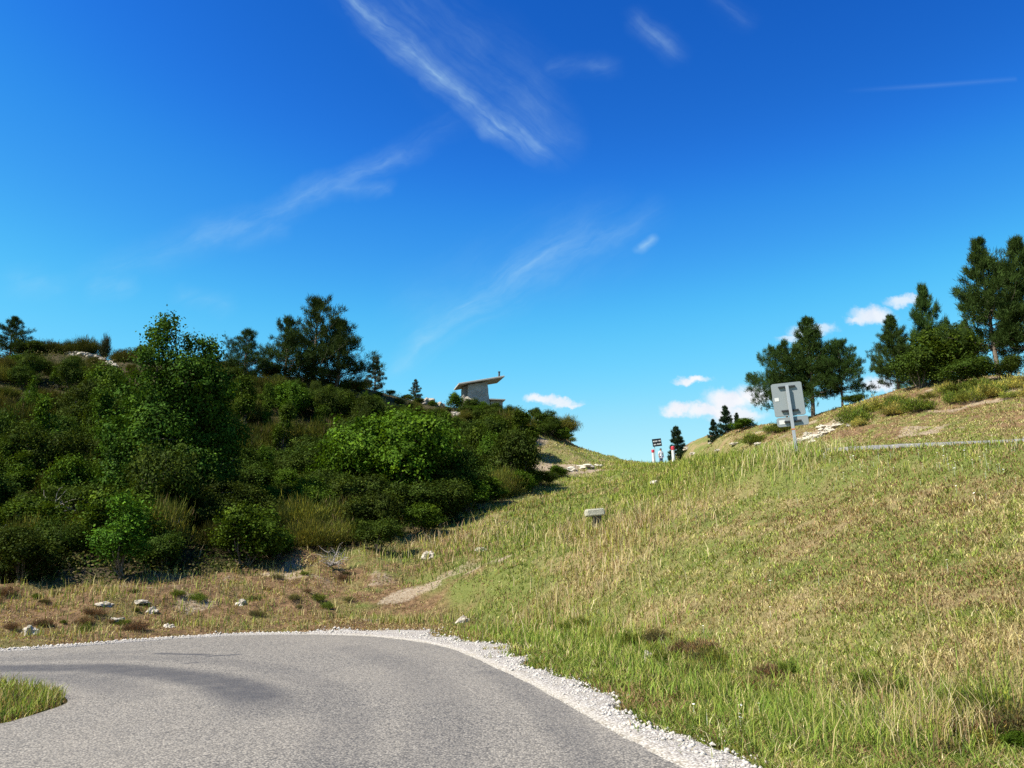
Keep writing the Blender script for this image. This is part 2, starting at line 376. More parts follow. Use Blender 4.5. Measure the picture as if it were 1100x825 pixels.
def leafmat(name, tint=(1, 1, 1), trans=0.22, objvar=0.25, gloss=0.004, rough=0.6, vscale=1.0):
    """leaves and blades: per-leaf tint attribute times a per-plant variation"""
    m, b, out = mat(name)
    at = b.new('ShaderNodeAttribute', attribute_name='tint')
    oi = b.new('ShaderNodeObjectInfo')
    f = b.mr(oi.outputs['Random'], 0, 1, 1 - objvar, 1 + objvar)
    c = b.mix(1.0, at.outputs['Color'], (*tint, 1), 'MULTIPLY')
    hsn = b.new('ShaderNodeHueSaturation'); b.put(hsn.inputs['Color'], c); b.put(hsn.inputs['Value'], b.m('MULTIPLY', f, vscale))
    b.put(hsn.inputs['Hue'], b.mr(oi.outputs['Random'], 0, 1, 0.485, 0.51))
    d = b.new('ShaderNodeBsdfDiffuse'); tr = b.new('ShaderNodeBsdfTranslucent'); g = b.new('ShaderNodeBsdfGlossy')
    b.put(d.inputs[0], hsn.outputs[0]); b.put(tr.inputs[0], b.mix(1.0, hsn.outputs[0], (1.25, 1.15, .5, 1), 'MULTIPLY'))
    g.inputs['Roughness'].default_value = rough
    m1 = b.new('ShaderNodeMixShader'); m1.inputs[0].default_value = trans; b.l.new(d.outputs[0], m1.inputs[1]); b.l.new(tr.outputs[0], m1.inputs[2])
    m2 = b.new('ShaderNodeMixShader'); m2.inputs[0].default_value = gloss; b.l.new(m1.outputs[0], m2.inputs[1]); b.l.new(g.outputs[0], m2.inputs[2])
    b.l.new(m2.outputs[0], out.inputs[0]); return m
M_leaf = leafmat('leaf', vscale=1.08); M_broom = leafmat('broom_twig', trans=.15, gloss=.003, vscale=.85); M_needle = leafmat('pine_needle', trans=.12, objvar=.18, gloss=.004, vscale=.95)
M_grass = leafmat('grass_blade', trans=.3, objvar=0, gloss=.006)
M_bark = simple('bark', (.17, .135, .105), .9, var=.4, scale=12, bump=.6)
M_palebark = simple('pale_bark', (.38, .34, .28), .9, var=.3, scale=14, bump=.4)
M_dead = simple('dead_wood', (.30, .265, .23), .9, var=.3, scale=18, bump=.3)

def stone_mat(name, ca, cb, cc, scale=3.0):
    ca, cb, cc = dim(ca), dim(cb), dim(cc)
    m, b, out = mat(name); p = b.new('ShaderNodeBsdfPrincipled'); tcn = b.new('ShaderNodeTexCoord'); o = tcn.outputs['Object']
    n1 = b.noise(o, scale, 6, .6); n2 = b.noise(o, scale * 5, 5, .65); n3 = b.noise(o, scale * .7, 4, .6, 1.0)
    c = b.mix(b.mr(n1, .35, .65), ca, cb); c = b.mix(b.mr(n3, .55, .72), c, cc)
    c = b.mix(b.mr(n2, .3, .5, .45, 0), c, tuple(x * .45 for x in ca))
    b.l.new(c, p.inputs['Base Color']); p.inputs['Roughness'].default_value = .95; p.inputs['Specular IOR Level'].default_value = .2
    bp = b.new('ShaderNodeBump'); bp.inputs['Strength'].default_value = .7; bp.inputs['Distance'].default_value = .04
    b.l.new(b.m('ADD', n1, b.m('MULTIPLY', n2, .5)), bp.inputs['Height']); b.l.new(bp.outputs[0], p.inputs['Normal'])
    b.l.new(p.outputs[0], out.inputs[0]); return m
M_rock = stone_mat('limestone', (.42, .37, .30), (.54, .485, .41), (.30, .24, .175))
M_ledge = stone_mat('cream_limestone', (.50, .455, .37), (.60, .55, .45), (.38, .31, .22))
M_palestone = stone_mat('pale_stone', (.50, .48, .38), (.60, .57, .45), (.42, .39, .30), 6)

# ------------------------------------------------------------------ colour zones of the ground (dry / bare / litter)
def zones(X, Y, Zv):
    bank = sstep(toe_d(X, Y), 0.0, 1.2)
    nz = fbm(X, Y, 0.55, 4, 21); nz2 = fbm(X * .8 + Y * .6, (Y * .8 - X * .6) * .28, 1.1, 4, 31); nz3 = fbm(X, Y, 2.2, 3, 41)
    dry = 0.49 + .75 * (nz - .5) + 0.8 * (nz2 - .5) + .45 * (nz3 - .5)
    # green verge along the lower road and below the upper road
    td = toe_d(X, Y)
    dry -= 0.45 * np.exp(-(td / 0.9) ** 2) * (X > -1.5)
    ud = pdist(X, Y, NEAR)
    dry -= 0.32 * np.exp(-((ud - .8) / 1.6) ** 2) * sstep(X, 16, 5)
    leftbank = sstep(-X, -1.0, 2.5) * sstep(Y, 10, 13) * (1 - sstep(Y, 25, 32))
    dry += 0.20 * leftbank + .6 * leftbank * (fbm(X, Y, .7, 3, 55) - .45)
    dry += .30 * blob(X, Y, 440, 655, 18.5, 2.2, 1.0) + .35 * blob(X, Y, 330, 620, 22, 2.5, 1.6)
    mound = sstep(upd_d(X, Y), 4, 6) * (Y > 20) * (X > 8)
    dry -= .34 * (blob(X, Y, 520, 600, 22, 3.2, 3.2) + blob(X, Y, 600, 560, 27, 3.5, 4) + .7 * blob(X, Y, 640, 520, 42, 5, 7))
    dry += .9 * (fbm(X, Y, 5.5, 2, 47) - .5)
    dry += .22 * mound
    bare = sstep(fbm(X, Y, .8, 4, 61), .60, .74) * .6 * leftbank + sstep(fbm(X, Y, .5, 4, 66), .60, .70) * .55 * mound
    path = 1.3 * blob(X, Y, 612, 504, 52, 2.2, 2.2) + blob(X, Y, 585, 512, 48, 2.2, 1.0) + .7 * blob(X, Y, 578, 490, 58, .9, 1.8)
    bare = np.maximum(bare, np.clip(path * 1.2, 0, 1) * sstep(fbm(X, Y, 1.1, 3, 71), .25, .5))
    # pale worn track across the lower slope
    trk = pdist(X, Y, np.array([hit_c(*p)[:2] for p in ((395, 652), (430, 640), (470, 626), (510, 612), (540, 600))]))
    bare = np.maximum(bare, 1.0 * np.exp(-(trk / .26) ** 2) * sstep(fbm(X, Y, 2.6, 3, 81), .38, .60))
    for (u, v, rr) in ((875, 467, 1.5), (895, 455, 1.6), (860, 474, 1.2), (880, 480, 1.2)):
        p = hit_c(u, v); bare = np.maximum(bare, .9 * np.exp(-(((X - p[0]) ** 2 + (Y - p[1]) ** 2) / rr ** 2)))
    hillm = hillmask(X, Y)
    return np.clip(dry, 0, 1), np.clip(bare, 0, 1), hillm, leftbank, mound
_hc = {}
def hit_c(u, v):
    if (u, v) not in _hc: _hc[(u, v)] = hit(u, v)
    return _hc[(u, v)]
def toe_d(X, Y):
    d = pdist(X, Y, TOE); return np.where(inpoly(X, Y, LOWZ), 0, d)
def upd_d(X, Y): return pdist(X, Y, UPMID)
HILLPOLY = np.array([W(*p)[:2] for p in ((-250, 640, 19), (0, 634, 19.2), (127, 630, 20.2), (203, 627, 21.2), (254, 622, 22.2), (316, 603, 24.3), (367, 594, 26), (418, 590, 27.5), (451, 574, 29.5), (494, 560, 32.5), (540, 545, 37), (575, 520, 43), (560, 500, 52), (575, 480, 58), (600, 470, 64), (600, 450, 76), (300, 400, 78), (-250, 380, 66))])
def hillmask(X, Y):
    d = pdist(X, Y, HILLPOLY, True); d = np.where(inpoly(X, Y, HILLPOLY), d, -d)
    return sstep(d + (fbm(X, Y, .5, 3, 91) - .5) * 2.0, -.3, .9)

near = (np.abs(GX) < 80) & (GY > -30) & (GY < 120)
dryz = np.full(GX.shape, .45); barez = np.zeros(GX.shape); hillz = np.zeros(GX.shape)
redz = np.zeros(GX.shape)
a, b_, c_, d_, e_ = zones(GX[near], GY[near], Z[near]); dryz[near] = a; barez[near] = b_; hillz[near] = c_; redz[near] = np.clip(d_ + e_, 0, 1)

m, b, out = mat('ground'); M_ground = m
at = b.new('ShaderNodeAttribute', attribute_name='tint'); sp = b.new('ShaderNodeSeparateColor'); b.l.new(at.outputs['Color'], sp.inputs[0])
o = b.new('ShaderNodeTexCoord').outputs['Object']
n1 = b.noise(o, 1.3, 6, .65); n2 = b.noise(o, 14, 6, .7); n3 = b.noise(o, 60, 3, .7)
green = b.mix(b.mr(n2, .3, .7), (.10, .13, .03), (.22, .23, .07))
brown = b.mix(b.mr(n2, .3, .7), (.17, .095, .05), (.36, .24, .13))
straw_ = b.mix(b.mr(n2, .3, .7), (.17, .125, .06), (.38, .30, .15))
n4 = b.noise(o, 5, 5, .65)
brown = b.mix(b.mr(n4, .38, .62), brown, (.12, .075, .04))
brown = b.mix(at.outputs['Alpha'], straw_, brown)
c = b.mix(b.mr(b.m('ADD', sp.outputs[0], b.m('MULTIPLY', b.m('SUBTRACT', n1, .5), .6)), .25, .75), green, brown)
soil = b.mix(b.mr(n2, .35, .65), (.27, .195, .125), (.43, .355, .26))
c = b.mix(b.mr(b.m('ADD', sp.outputs[1], b.m('MULTIPLY', b.m('SUBTRACT', n2, .5), .8)), .3, .6), c, soil)
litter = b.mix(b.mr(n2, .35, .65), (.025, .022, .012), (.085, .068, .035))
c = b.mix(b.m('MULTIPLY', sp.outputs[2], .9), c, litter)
p = b.new('ShaderNodeBsdfPrincipled'); p.inputs['Roughness'].default_value = 1; p.inputs['Specular IOR Level'].default_value = .1
b.l.new(b.v('SCALE', c, ALB), p.inputs['Base Color'])
bp = b.new('ShaderNodeBump'); bp.inputs['Strength'].default_value = .9; bp.inputs['Distance'].default_value = .05
b.l.new(b.m('ADD', n2, b.m('MULTIPLY', n3, .5)), bp.inputs['Height']); b.l.new(bp.outputs[0], p.inputs['Normal']); b.l.new(p.outputs[0], out.inputs[0])

ny, nx = GX.shape
idx = np.arange(ny * nx).reshape(ny, nx)
q = np.stack([idx[:-1, :-1], idx[:-1, 1:], idx[1:, 1:], idx[1:, :-1]], -1).reshape(-1, 4)
V = np.stack([GX, GY, Z], -1).reshape(-1, 3)
tcol = np.stack([dryz, barez, hillz, redz], -1).reshape(-1, 4)
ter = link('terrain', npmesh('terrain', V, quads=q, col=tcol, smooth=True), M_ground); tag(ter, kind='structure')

# ------------------------------------------------------------------ lower road
m, b, out = mat('asphalt'); M_asph = m
o = b.new('ShaderNodeTexCoord').outputs['Object']
vo = b.new('ShaderNodeTexVoronoi'); b.l.new(o, vo.inputs['Vector']); vo.inputs['Scale'].default_value = 52
vs = b.new('ShaderNodeSeparateColor'); b.l.new(vo.outputs['Color'], vs.inputs[0])
chip = b.mix(vs.outputs[0], (.135, .124, .108), (.48, .435, .365))
chip = b.mix(b.mr(vo.outputs['Distance'], .35, .75), chip, (.04, .04, .042))
vo2 = b.new('ShaderNodeTexVoronoi'); b.l.new(o, vo2.inputs['Vector']); vo2.inputs['Scale'].default_value = 24
vs2 = b.new('ShaderNodeSeparateColor'); b.l.new(vo2.outputs['Color'], vs2.inputs[0])
chip = b.mix(.14, chip, b.mix(vs2.outputs[0], (.10, .093, .083), (.52, .47, .40)))
big = b.noise(o, .35, 4, .6); mid = b.noise(o, 2.2, 5, .65)
chip = b.mix(b.mr(big, .35, .65, 0, .35), chip, (.32, .285, .235))
chip = b.mix(b.mr(mid, .3, .7, .22, 0), chip, (.14, .132, .122))
flat = b.v('MULTIPLY', b.v('ADD', o, b.v('SCALE', b.v('SUBTRACT', b.noise(o, .8, 4, .6, out=1), (.5, .5, .5)), .25)), (1, 1, 0))
def band(pts, w, k, fade0=0, fade1=0):
    global chip
    pts = [WZ(*q_)[:2] for q_ in pts]; best = None; nn = len(pts) - 1
    for i in range(nn):
        d, t = b.seg(flat, pts[i], pts[i + 1])
        kk = b.mr(d, w, w * .30, 0, 1, True)
        s0 = (0.15 if fade0 and i == 0 else 1); s1 = (0.0 if fade1 and i == nn - 1 else 1)
        if s0 != 1 or s1 != 1: kk = b.m('MULTIPLY', kk, b.m('ADD', b.m('MULTIPLY', t, s1 - s0), s0))
        best = kk if best is None else b.m('MAXIMUM', best, kk)
    kk = b.m('MULTIPLY', best, b.mr(b.noise(o, 3, 5, .7), .3, .6, .72, 1))
    chip = b.mix(b.m('MULTIPLY', kk, k), chip, (.052, .052, .058))
band([(-60, 719), (0, 718), (102, 717), (153, 721), (203, 727), (240, 733), (275, 748), (295, 775)], .62, .82, 0, 1)
band([(-40, 728), (60, 727), (105, 731), (130, 738), (155, 752)], .5, .42, 0, 1)
band([(-40, 709), (100, 706), (200, 707), (290, 716), (350, 738), (370, 775), (360, 825)], .45, .26, 0, 0)
band([(170, 702), (220, 703.5)], .16, .8); band([(226, 705), (253, 703.5)], .13, .75); band([(200, 713), (211, 712)], .08, .7); band([(80, 703), (150, 700)], .3, .25)
band([(470, 825), (480, 760), (440, 715), (380, 696)], .5, .22); band([(640, 825), (590, 762), (530, 722)], .3, .3)
p = b.new('ShaderNodeBsdfPrincipled'); p.inputs['Roughness'].default_value = .8; p.inputs['Specular IOR Level'].default_value = .3
b.l.new(b.v('SCALE', chip, ALB), p.inputs['Base Color'])
bp = b.new('ShaderNodeBump'); bp.inputs['Strength'].default_value = .55; bp.inputs['Distance'].default_value = .012
b.l.new(b.m('SUBTRACT', 1.0, vo.outputs['Distance']), bp.inputs['Height']); b.l.new(bp.outputs[0], p.inputs['Normal']); b.l.new(p.outputs[0], out.inputs[0])

def ragged(line, amp, s, seed):
    l = resample(line, .12); nrm = np.gradient(l, axis=0); nrm = np.stack([nrm[:, 1], -nrm[:, 0]], 1); nrm /= np.linalg.norm(nrm, axis=1)[:, None] + 1e-9
    return l + nrm * ((fbm(l[:, 0], l[:, 1], s, 4, seed) - .5) * amp)[:, None]
ring = np.concatenate([ragged(OUT, .34, 1.6, 3), ragged(INN, .3, 1.3, 8)])
bm = bmesh.new(); vs_ = [bm.verts.new((x, y, 0.0)) for x, y in ring]; f = bm.faces.new(vs_)
if f.normal.z < 0: f.normal_flip()
bmesh.ops.triangulate(bm, faces=[f])
r_ = bm_obj('road', bm, M_asph); tag(r_, kind='structure')

# upper road
nk2 = nk2[:, :2]; fk2 = fk2[:, :2]
wj = np.linspace(0, 1, 12)
ux = nk2[:, None, :] * (1 - wj)[None, :, None] + fk2[:, None, :] * wj[None, :, None]
uz = zat(ux[..., 0].ravel(), ux[..., 1].ravel()).reshape(ux.shape[:2]) + .06
uv = np.concatenate([ux, uz[..., None]], -1).reshape(-1, 3); ui = np.arange(260 * 12).reshape(260, 12)
uq = np.stack([ui[:-1, :-1], ui[:-1, 1:], ui[1:, 1:], ui[1:, :-1]], -1).reshape(-1, 4)[:, ::-1]
M_asph2 = simple('upper_asphalt', (.23, .22, .20), .9, var=.35, scale=3)
tag(link('upper_road', npmesh('upper_road', uv, quads=uq, smooth=True), M_asph2), kind='structure')

# ------------------------------------------------------------------ gravel shoulder: white limestone chips beside the asphalt
m, b, out = mat('white_gravel'); M_grav = m
o = b.new('ShaderNodeTexCoord').outputs['Object']
vo = b.new('ShaderNodeTexVoronoi'); b.l.new(o, vo.inputs['Vector']); vo.inputs['Scale'].default_value = 38
vs = b.new('ShaderNodeSeparateColor'); b.l.new(vo.outputs['Color'], vs.inputs[0])
c = b.mix(vs.outputs[0], (.34, .31, .28), (.60, .57, .53)); c = b.mix(b.mr(vo.outputs['Distance'], .4, .8), c, (.22, .19, .16))
c = b.mix(b.mr(b.noise(o, 4, 5, .65), .5, .72, 0, .5), c, (.30, .26, .19))
p = b.new('ShaderNodeBsdfPrincipled'); p.inputs['Roughness'].default_value = .95; b.l.new(b.v('SCALE', c, ALB), p.inputs['Base Color'])
bp = b.new('ShaderNodeBump'); bp.inputs['Strength'].default_value = .8; bp.inputs['Distance'].default_value = .02
b.l.new(b.m('SUBTRACT', 1.0, vo.outputs['Distance']), bp.inputs['Height']); b.l.new(bp.outputs[0], p.inputs['Normal']); b.l.new(p.outputs[0], out.inputs[0])
GOUT = [tuple(WZ(*q_)[:2]) for q_ in ((0, 699.3), (100, 691.7), (200, 684.2), (280, 680.0), (340, 679.6), (375, 677.5), (420, 675), (460, 675.5), (494, 678.5), (520, 686), (548, 688), (566, 705), (586, 724), (624, 731), (682, 760), (703, 772), (758, 787), (780, 813))] + [(2.52, 4.5), (3.6, 0), (5, -8), (7.4, -25)]
GOUT = smooth_line(GOUT, 1)
i0 = int(np.argmin(np.hypot(OUT[:, 0] - GOUT[0][0], OUT[:, 1] - GOUT[0][1])))
E = resample(OUT[i0:], .1); E = E[E[:, 1] > -20]
gd = pdist(E[:, 0], E[:, 1], GOUT)
nrm = np.gradient(E, axis=0); nrm = np.stack([-nrm[:, 1], nrm[:, 0]], 1); nrm /= np.linalg.norm(nrm, axis=1)[:, None]
mid_ = E + nrm * .3
if np.mean(inpoly(mid_[:, 0], mid_[:, 1], ROADPOLY)) > .5: nrm = -nrm
wid = gd * (0.32 + .68 * sstep(fbm(E[:, 0], E[:, 1], 1.5, 4, 13) + .25 * (fbm(E[:, 0], E[:, 1], 7, 3, 14) - .5), .25, .7)) + .05
ww = np.linspace(-0.25, 1, 9)
gx = E[:, None, :] + nrm[:, None, :] * np.where(ww[None, :] < 0, -.26, ww[None, :] * wid[:, None])[:, :, None]
gz = np.maximum(zat(gx[..., 0].ravel(), gx[..., 1].ravel()).reshape(gx.shape[:2]), 0) + .016 + .02 * (fbm(gx[..., 0], gx[..., 1], 3, 3, 17) - .3)
gz = np.where(ww[None, :] < 0, -.012, gz)
gz[:, -1] -= .05
gv = np.concatenate([gx, gz[..., None]], -1).reshape(-1, 3); gi = np.arange(len(E) * 9).reshape(len(E), 9)
gq = np.stack([gi[:-1, :-1], gi[:-1, 1:], gi[1:, 1:], gi[1:, :-1]], -1).reshape(-1, 4)
gs = link('gravel_shoulder', npmesh('gravel_shoulder', gv, quads=gq, smooth=True), M_grav); tag(gs, kind='structure')

def stones(P, size):
    """many small angular stones in one mesh (uncountable gravel)"""
    oc = np.array([(1, 0, 0), (-1, 0, 0), (0, 1, 0), (0, -1, 0), (0, 0, .7), (0, 0, -.7)], float)
    tr = np.array([(0, 2, 4), (2, 1, 4), (1, 3, 4), (3, 0, 4), (2, 0, 5), (1, 2, 5), (3, 1, 5), (0, 3, 5)])
    k = len(P); th = rng.random(k) * 6.28; sc = size[:, None, None] * (0.6 + .8 * rng.random((k, 6, 1)))
    v = oc[None] * sc; cth, sth = np.cos(th)[:, None], np.sin(th)[:, None]
    v = np.stack([v[..., 0] * cth - v[..., 1] * sth, v[..., 0] * sth + v[..., 1] * cth, v[..., 2]], -1) + P[:, None, :]
    t = tr[None] + (np.arange(k) * 6)[:, None, None]
    return v.reshape(-1, 3), t.reshape(-1, 3)
k = 9000
ii = rng.integers(0, len(E), k); pw = rng.random(k) ** .8 * 1.12 + np.abs(rng.normal(0, .22, k)) * (rng.random(k) < .3)
gp = E[ii] + nrm[ii] * (wid[ii] * pw)[:, None] + rng.normal(0, .03, (k, 2))
keep = (gp[:, 1] > 5); gp = gp[keep]
sz = .006 + .030 * rng.random(len(gp)) ** 4
gpz = np.maximum(zat(gp[:, 0], gp[:, 1]), 0) + .022
sv, stt = stones(np.column_stack([gp, gpz]), sz)
M_chip = simple('limestone_chip', (.52, .485, .44), .95, var=.3, scale=30)
tag(link('gravel', npmesh('gravel', sv, tris=stt), M_chip), kind='stuff')

# ------------------------------------------------------------------ grass
PAL = dict(green=(.15, .22, .038), ygreen=(.36, .40, .080), lime=(.25, .36, .055), straw=(.55, .465, .215), pale=(.64, .56, .32), brown=(.33, .23, .115), red=(.30, .16, .09), dark=(.06, .10, .02))
PAL = {k_: np.array(v_) * ALB for k_, v_ in PAL.items()}
def blades(name, P, H, Wd, lean, Cc, curl=.5):
    k = len(P); th = rng.random(k) * 6.283; ln = np.abs(rng.normal(lean, .28, k)) ; pz = rng.random(k) * 6.283
    dx, dy = np.cos(th), np.sin(th); wx, wy = np.cos(pz) * Wd * .5, np.sin(pz) * Wd * .5
    s1 = np.sin(np.clip(ln * .6, 0, 1.5)); c1 = np.cos(np.clip(ln * .6, 0, 1.5)); a2 = np.clip(ln + curl * rng.random(k), 0, 1.7); s2 = np.sin(a2); c2 = np.cos(a2)
    b0 = P.copy(); b0[:, 2] -= .02
    mid = P + np.column_stack([dx * s1 * H * .5, dy * s1 * H * .5, c1 * H * .5])
    tip = mid + np.column_stack([dx * s2 * H * .5, dy * s2 * H * .5, c2 * H * .5])
    wv = np.column_stack([wx, wy, np.zeros(k)])
    Vv = np.stack([b0 - wv, b0 + wv, mid + wv * .8, mid - wv * .8, tip], 1).reshape(-1, 3)
    bs = (np.arange(k) * 5)[:, None]
    me = npmesh(name, Vv, quads=bs + np.array([[0, 1, 2, 3]]), tris=bs + np.array([[3, 2, 4]]), col=np.repeat(Cc, 5, 0))
    return link(name, me, M_grass)
def scatter(k, d0, d1, pw=1.0, umin=-40, umax=1140):
    """points spread over the ground, thinner with distance"""
    t = rng.random(k); e = 1 - pw
    d = d0 * (d1 / d0) ** t if abs(e) < 1e-6 else (d0 ** e + t * (d1 ** e - d0 ** e)) ** (1 / e)
    X = ((umin - 550) + rng.random(k) * (umax - umin)) / 860 * d
    return X, d
def clumped(X, Y, reps, spread):
    X = np.repeat(X, reps); Y = np.repeat(Y, reps); s = np.repeat(spread, reps)
    return X + rng.normal(0, 1, len(X)) * s, Y + rng.normal(0, 1, len(Y)) * s
def free(X, Y, gm_=.0):
    ok = ~inpoly(X, Y, ROADPOLY)
    for s in (0,):
        ins = inpoly(X, Y, GPOLY); nz_ = fbm(X, Y, 2.6, 3, 23); ok &= ~(ins & (rng.random(len(X)) > .012 + .6 * sstep(nz_, .60, .72)))
    ok &= ~inpoly(X, Y, UPPOLY)
    return ok
GPOLY = np.concatenate([E[::4], (E + nrm * wid[:, None])[::-4]])
UPPOLY = np.concatenate([nk2[::7], fk2[::-7]])

X, Y = scatter(140000, 4.8, 80, 1.05)
X2, Y2 = scatter(52000, 4.8, 50, 1.05, 1140, 1750); X3, Y3 = scatter(9000, 8, 40, 1.0, -320, -40); X4, Y4 = np.random.default_rng(5).uniform(2.5, 9, 14000), np.random.default_rng(6).uniform(-2, 4.8, 14000)
X = np.concatenate([X, X2, X3, X4]); Y = np.concatenate([Y, Y2, Y3, Y4])
crand = np.repeat(rng.normal(0, .2, len(X)), 6); ctone = np.repeat(rng.uniform(.62, 1.3, len(X)), 6); chgt = np.repeat(rng.uniform(.55, 1.5, len(X)), 6)
X, Y = clumped(X, Y, 6, .018 + .0028 * np.abs(Y))
ok = free(X, Y); X, Y, crand, ctone, chgt = X[ok], Y[ok], crand[ok], ctone[ok], chgt[ok]
dry, bare, hm, lb, mound = zones(X, Y, None)
ok = (rng.random(len(X)) > bare * 1.0) & (rng.random(len(X)) > hm * 1.2) & (rng.random(len(X)) > lb * .12)
X, Y, dry, hm, lb, mound, bare, crand, ctone, chgt = [q_[ok] for q_ in (X, Y, dry, hm, lb, mound, bare, crand, ctone, chgt)]; dry = np.clip(dry + crand, 0, 1)
zz = zat(X, Y); k = len(X)
def palette(dry, lb, k):
    d = np.clip(dry + rng.normal(0, .17, k), 0, 1); r = rng.random(k)
    keys = np.array([PAL['green'], PAL['lime'] * .5 + PAL['ygreen'] * .5, PAL['ygreen'], PAL['straw'] * .75 + PAL['ygreen'] * .25, PAL['straw'], PAL['brown'] * .35 + PAL['straw'] * .65])
    f = d * 5; i = np.clip(f.astype(int), 0, 4); t = (f - i)[:, None]
    Cc = keys[i] * (1 - t) + keys[i + 1] * t
    rd_ = (r < .12 + .36 * lb); Cc[rd_] = PAL['brown'] * .5 + PAL['red'] * .5
    pl = (rng.random(k) < .06 * (1 - lb)); Cc[pl] = PAL['pale']
    return Cc * (0.75 + .5 * rng.random(k))[:, None]
rust = sstep(fbm(X * .8 + Y * .6, (Y * .8 - X * .6) * .4, .7, 3, 131), .53, .64)
Cc = palette(dry, np.clip(lb + .95 * rust, 0, 1), k) * ctone[:, None]
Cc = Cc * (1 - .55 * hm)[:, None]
td = toe_d(X, Y)
tallness = .55 + 1.0 * fbm(X, Y, .8, 3, 101) + .9 * np.exp(-(td / .8) ** 2) * (X > -1)
edge = pdist(X, Y, NEAR); low = 1 - (.66 - .45 * sstep(fbm(X, Y, 1.2, 2, 57), .45, .62)) * np.exp(-(edge / 1.3) ** 2) * (Y < 27)
H = low * chgt * (.044 + .0011 * np.abs(Y)) * tallness * (0.5 + rng.random(k)) * (1 - .45 * lb)
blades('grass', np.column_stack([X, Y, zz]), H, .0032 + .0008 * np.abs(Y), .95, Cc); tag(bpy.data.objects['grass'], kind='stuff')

# taller seeding grass: along the verge, around the sign, the stone marker and the island
def tall(spots, name, hmin, hmax, keys, wd=.004, lean=.28):
    Xs, Ys = [], []
    for (u, v, rx, ry, cnt) in spots:
        p = hit_c(u, v); a_ = rng.normal(0, 1, cnt); b2 = rng.normal(0, 1, cnt)
        Xs.append(p[0] + a_ * rx); Ys.append(p[1] + b2 * ry)
    X, Y = np.concatenate(Xs), np.concatenate(Ys); ok = free(X, Y); X, Y = X[ok], Y[ok]; k = len(X)
    H = hmin + (hmax - hmin) * rng.random(k)
    kk = np.array([PAL[q_] for q_ in keys]); Cc = kk[rng.integers(0, len(kk), k)] * (.75 + .5 * rng.random(k))[:, None]
    blades(name, np.column_stack([X, Y, zat(X, Y)]), H, wd + .0007 * Y, lean, Cc, .6); tag(bpy.data.objects[name], kind='stuff')
tall([(600, 690, .8, .5, 900), (640, 700, .6, .4, 700), (680, 712, .5, .35, 700), (730, 728, .5, .35, 700), (790, 750, .5, .3, 800), (850, 772, .5, .3, 900), (910, 790, .45, .3, 900), (560, 680, .7, .4, 600), (960, 800, .5, .3, 1000), (1040, 770, .5, .4, 500)],
     'verge_grass', .14, .34, ('green', 'lime', 'lime', 'ygreen', 'ygreen', 'straw'))
tall([(1000, 800, .28, .2, 420), (940, 770, .3, .25, 160), (640, 650, .9, .8, 200), (590, 660, .8, .8, 240), (680, 580, 1.0, 1.2, 500), (672, 566, .5, .7, 400), (612, 572, .4, .7, 300), (720, 560, 1.0, 1.2, 160), (600, 640, .8, 1, 120), (700, 670, .7, .8, 90), (1060, 700, .6, .6, 60), (480, 585, 1.5, 1.2, 240), (420, 600, 1.5, 1.2, 220), (520, 570, 1.6, 1.6, 240)],
     'seeding_grass', .22, .52, ('straw', 'straw', 'pale', 'ygreen', 'brown'))
tall([(500, 592, 1.2, 1.2, 500), (560, 570, 1.4, 1.6, 600), (460, 604, 1.0, .9, 400), (540, 595, 1.2, 1.2, 400), (605, 545, 1.4, 2, 600), (620, 590, 1.0, 1.2, 400), (560, 545, 1.4, 1.4, 600), (670, 540, 1.6, 2.0, 500), (585, 530, 1.5, 1.5, 500)], 'meadow_grass', .10, .34, ('green', 'lime', 'ygreen', 'green', 'dark', 'straw'), lean=.4)
tall([(632, 571, .30, .12, 90), (646, 571, .30, .12, 90), (625, 569, .25, .12, 60)], 'marker_grass', .12, .30, ('straw', 'ygreen', 'lime', 'brown'), wd=.003)
tall([(900, 490, .7, .15, 240), (935, 488.5, .7, .15, 170), (975, 487.5, .7, .12, 260), (1010, 485.5, .6, .12, 120), (1050, 484, .7, .12, 230), (1090, 482, .6, .12, 170)], 'road_edge_grass', .07, .21, ('green', 'ygreen', 'straw', 'lime'), wd=.003, lean=.5)
tall([(845, 487, .55, .35, 600), (862, 489, .4, .3, 400), (825, 491, .45, .35, 300), (880, 488, .5, .3, 200)], 'pale_tall_grass', .15, .55, ('pale', 'straw', 'ygreen', 'lime'))
tall([(700, 500, 1.6, 1.2, 500), (750, 499, 1.5, 1.5, 600), (660, 503, 1.6, 1.4, 500), (790, 496, 1.0, .8, 600), (725, 508, 1.5, 2.0, 500), (690, 515, 1.6, 2, 500), (640, 515, 1.6, 2, 400)], 'crest_grass', .15, .4, ('green', 'lime', 'ygreen', 'ygreen'), wd=.004)
tall([(20, 757, .5, .3, 1300), (45, 752, .35, .25, 900), (0, 762, .5, .3, 900), (-30, 765, .6, .4, 600), (60, 752, .15, .15, 250)], 'island_grass', .06, .24, ('green', 'ygreen', 'lime', 'straw', 'brown'))
tall([(60, 645, 1.5, .5, 500), (150, 640, 1.5, .5, 500), (240, 632, 1.5, .6, 500), (330, 615, 1.5, .8, 400), (250, 676, 1.5, .25, 500), (100, 688, 1.5, .25, 500), (400, 668, 1.2, .25, 400), (480, 668, .8, .25, 400)], 'bank_foot_grass', .10, .30, ('straw', 'ygreen', 'green', 'straw', 'brown'))

